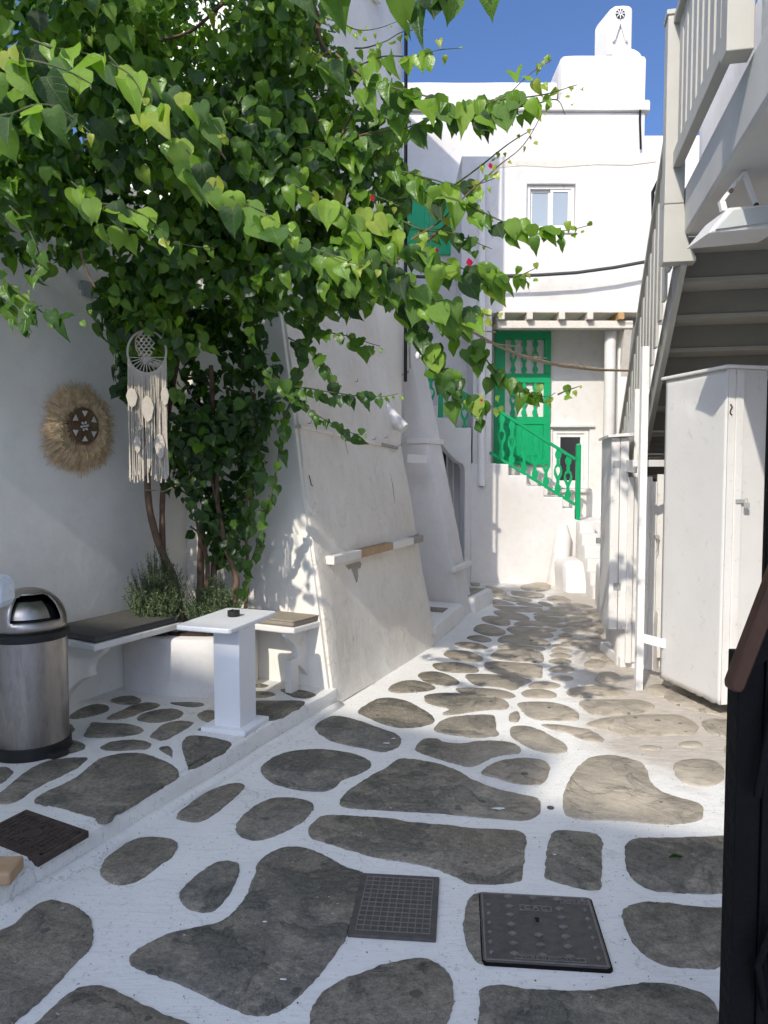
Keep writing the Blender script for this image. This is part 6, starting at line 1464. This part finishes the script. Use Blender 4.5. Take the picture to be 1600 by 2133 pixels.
# pick the 300 that show largest as leaves of their own
score = []
for i, (p, Rm, s, t, y) in enumerate(leaves):
    Yc = p[1]
    u = 800 + 1600 * p[0] / max(.1, Yc); v = 973 - 1600 * (p[2] - CAM_H) / max(.1, Yc)
    vis = -40 < u < 1640 and -60 < v < 2133
    front = abs(Rm[:, 2].dot(np.array([p[0], p[1], p[2] - CAM_H]) / np.linalg.norm([p[0], p[1], p[2] - CAM_H])))
    score.append(s / Yc * (.4 + front) if vis else 0)
order = np.argsort(score)[::-1]; single = set(int(q) for q in order[:300])
vine_loc = LOC[vine]
for i in order[:300]:
    p, Rm, s, t, y = leaves[i]
    o = bpy.data.objects.new('leaf', (hi_young if y else hi_meshes)[int(i) % (2 if y else 8)]); COL.objects.link(o); o.parent = vine
    q = Matrix([list(map(float, r)) for r in Rm]).to_quaternion(); o.rotation_mode = 'QUATERNION'; o.rotation_quaternion = q
    o.location = Vector([float(a) for a in p]) - vine_loc; o.scale = (s * .98, s, s)
def mass_mesh(items, variants, name, mat, parent):
    VV, UV, FF, TT, base = [], [], [], [], 0
    for k, (vs, uv, fs) in enumerate(variants):
        sel = [it for j, it in enumerate(items) if j % len(variants) == k]
        if not sel: continue
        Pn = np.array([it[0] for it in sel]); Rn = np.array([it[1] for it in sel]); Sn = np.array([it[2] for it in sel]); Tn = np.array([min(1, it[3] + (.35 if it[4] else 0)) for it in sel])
        W_s = np.einsum('nij,vj->nvi', Rn, vs) * Sn[:, None, None] + Pn[:, None, :]
        VV.append(W_s.reshape(-1, 3)); UV.append(np.tile(uv, (len(sel), 1))); TT.append(np.repeat(Tn, len(vs)))
        for q in range(len(sel)):
            b = base + q * len(vs); FF += [tuple(b + i for i in f) for f in fs]
        base += len(sel) * len(vs)
    VV = np.concatenate(VV); UV = np.concatenate(UV); TT = np.concatenate(TT)
    me = bpy.data.meshes.new(name); me.from_pydata(VV.tolist(), [], FF)
    l = me.uv_layers.new(name='UVMap'); li = np.empty(len(me.loops), dtype=np.int32); me.loops.foreach_get('vertex_index', li)
    l.data.foreach_set('uv', UV[li].astype(np.float32).ravel())
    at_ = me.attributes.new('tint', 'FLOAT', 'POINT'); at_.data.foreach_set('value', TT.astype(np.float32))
    return finish(name, me, mat, parent, smooth=180, kind='stuff')
rest = [l for i, l in enumerate(leaves) if i not in single]
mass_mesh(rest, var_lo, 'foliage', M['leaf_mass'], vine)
# woody stems
def stem(pts, r0, r1, mat='bark', name='trunk'):
    V_ = [at(u, v, Y) for u, v, Y in pts]; path = []
    for i in range(len(V_) - 1):
        a = V_[max(0, i - 1)]; b, c = V_[i], V_[i + 1]; d = V_[min(len(V_) - 1, i + 2)]
        for k in range(5):
            t = k / 5; path.append(.5 * (2 * b + (c - a) * t + (2 * a - 5 * b + 4 * c - d) * t * t + (3 * b - a - 3 * c + d) * t ** 3))
    path.append(V_[-1]); n = len(path); m = MB()
    m.tube([p + noise.noise_vector(p * 5) * .012 for p in path], [(r0 + (r1 - r0) * i / n) * (1 + .18 * noise.noise(p * 9)) for i, p in enumerate(path)], 10); m.build(name, M[mat], vine, smooth=180)
stem([(385, 1320, 5.35), (360, 1200, 5.35), (322, 1110, 5.3), (308, 1015, 5.2), (305, 900, 5.15), (288, 720, 5.1), (292, 640, 5.0), (320, 540, 4.8)], .026, .016)
stem([(370, 1310, 5.45), (345, 1200, 5.4), (338, 1090, 5.35), (342, 990, 5.3), (350, 860, 5.3), (380, 700, 5.1)], .024, .015)
stem([(478, 1330, 5.35), (488, 1240, 5.33), (492, 1200, 5.33), (470, 1140, 5.33), (455, 1060, 5.33), (450, 960, 5.3), (440, 760, 5.1)], .024, .014)
stem([(420, 1320, 5.45), (432, 1180, 5.45), (415, 1110, 5.4), (400, 1000, 5.35), (402, 850, 5.3)], .018, .010)
stem([(415, 1320, 5.5), (418, 1180, 5.5), (425, 1050, 5.5)], .03, .02)
stem([(448, 1325, 5.5), (445, 1200, 5.5), (460, 1050, 5.5)], .026, .018)
stem([(500, 1325, 5.4), (515, 1210, 5.4), (512, 1100, 5.38), (522, 960, 5.3), (530, 820, 5.2)], .014, .009)
stem([(395, 1095, 5.35), (425, 1120, 5.38), (430, 1150, 5.4)], .008, .010)
stem([(455, 1050, 5.3), (430, 960, 5.2), (420, 890, 5.1)], .006, .004)
stem([(470, 0, 4.2), (430, 40, 4.1), (370, 75, 4.0), (290, 90, 3.9)], .010, .006, name='limb')
stem([(630, -30, 3.9), (660, 30, 3.9), (668, 80, 3.9), (685, 110, 3.85)], .014, .009, name='limb')
stem([(560, 240, 4.0), (520, 170, 4.0), (560, 130, 4.0)], .007, .004, name='limb')
stem([(690, 330, 3.9), (720, 260, 3.9), (755, 205, 3.8)], .007, .005, name='limb')
stem([(410, 240, 3.5), (440, 290, 3.5), (470, 330, 3.5)], .007, .004, name='limb')
stem([(780, 560, 3.7), (860, 520, 3.6), (920, 475, 3.6), (970, 430, 3.5)], .009, .006, name='limb')
stem([(172, 520, 3.8), (180, 560, 3.8), (200, 600, 3.8)], .006, .004, name='limb')
# flowers: a few bracts
def flower(u, v, Y, s):
    m = MB(); c = at(u, v, Y)
    for k in range(3):
        a = k * 2.1; d = Vector((math.cos(a) * .5, math.sin(a) * .5, .85)); sd = Vector((-math.sin(a), math.cos(a), 0))
        m.add([c, c + d * s * .5 + sd * s * .42, c + d * s * .75 + sd * s * .3, c + d * s * 1.1, c + d * s * .75 - sd * s * .3, c + d * s * .5 - sd * s * .42], [(0, 1, 2, 3), (0, 3, 4, 5)])
    m.build('flower', M['flower'], vine)
flower(980, 556, 3.05, .034); flower(777, 420, 3.6, .028); flower(1023, 352, 3.3, .024); flower(912, 527, 3.0, .02); flower(1004, 838, 3.1, .016)
# dry cane reaching across to the stair
m = MB(); path = [at(940, 665, 3.6), at(985, 692, 4.0), at(1040, 722, 4.5), at(1100, 746, 5.0), at(1170, 762, 5.5), at(1240, 770, 6.3), at(1308, 772, 7.0)]
m.tube(path, [.005, .007, .008, .010, .012, .012, .010], 8); tag(m.build('dry_cane', M['cane'], smooth=60), 'dry bundled cane reaching from the vine across to the timber stair', 'cane')
m = MB(); m.tube([at(1180, 758, 5.5), at(1200, 752, 5.6), at(1215, 760, 5.7)], .003, 5); 
for k in range(5):
    t = 1 + k; q = path[min(6, t)]; m.tube([q + Vector((-.1, 0, .03)), q + Vector((0, 0, .012)), q + Vector((.12, 0, .0))], .004, 5)
m.build('cane_strand', M['cane'], bpy.data.objects['dry_cane'], smooth=60, kind='stuff')
# grit and leaf scraps trodden into the paving
m = MB(); gr = random.Random(21)
for i in range(420):
    Y = 2.2 + 6 * gr.random() ** 1.6; x = gr.uniform(-1.0, 1.7) if gr.random() < .6 else .42 * Y - gr.random() ** 2 * .9
    if x < -1.2 + .42 * (Y - 3.3) + .1: continue
    k_ = gr.uniform(.0015, .005); a = gr.random() * 6; q = Vector((x, Y, .008)); d = Vector((math.cos(a), math.sin(a), 0)) * k_; e = Vector((-math.sin(a), math.cos(a), 0)) * k_ * gr.uniform(.3, .9)
    m.add([q + d, q + e, q - d, q - e, q + UP * k_ * .9], [(0, 1, 4), (1, 2, 4), (2, 3, 4), (3, 0, 4)])
gt_ = m.build('grit', M['rust'], kind='stuff'); tag(gt_, 'scattered dark grit and tiny leaf scraps trodden over the paving', 'grit')
# fallen leaf on the slab
o = bpy.data.objects.new('fallen_leaf', hi_meshes[1].copy()); COL.objects.link(o); o.location = flat(1420, 1787, .02); o.rotation_euler = (.2, .3, 1.3); o.scale = (.05, .055, .05)
tag(o, 'single green leaf fallen on the grey slab at lower right', 'leaf')

# grey-green herb bushes in the planter
def herb(u, v, Y, ru, rv, N, label):
    c = at(u, v, Y); t = thing('herb_bush', label, 'bush', Vector((c.x, c.y, .54)), 'herb bushes in the planter'); items = []; stemsb = MB()
    for i in range(N):
        a = rng.uniform(0, 2 * PI); r = rng.random() ** .6; top_ = np.array([c.x + math.cos(a) * r * ru * Y / 1600, c.y - .05 + math.sin(a) * r * .14, .56 + (rv * Y / 1600) * rng.uniform(.35, 1) * (1.15 - .5 * r)])
        top_[0] += rng.normal(0, .02)
        b0 = np.array([c.x + (top_[0] - c.x) * .35, c.y + (top_[1] - c.y) * .5, .53])
        if (Vector(top_) - Vector((-1.86, 5.48, 0))).dot(N_) < .02: continue
        nl = 22
        stemsb.tube([b0, (b0 + top_) / 2 + np.array([0, 0, .02]), top_], .0014, 3, cap=False)
        for k in range(nl):
            f = .25 + .75 * k / nl; p = b0 + (top_ - b0) * f; d = rng.normal(0, 1, 3); d[2] = abs(d[2]) + .5; d /= np.linalg.norm(d)
            items.append((p, basis(rng.normal(0, 1, 3) + np.array([0, -.6, .3]), d), rng.uniform(.018, .032), rng.random(), False))
    vs = np.array([(0, 0, 0), (-.11, .4, .02), (0, .45, -.02), (.11, .4, .02), (0, 1, 0)]); uv = vs[:, :2] + np.array([.5, 0]); fs = [(0, 2, 1), (0, 3, 2), (1, 2, 4), (2, 3, 4)]
    mass_mesh(items, [(vs, uv, fs)], 'foliage', M['herb'], t); stemsb.build('stems', M['bark_green'], t)
herb(330, 1262, 5.34, 66, 178, 420, 'taller grey-green herb bush at the left of the planter')
herb(450, 1270, 5.34, 70, 120, 340, 'lower grey-green herb bush behind the pedestal table')
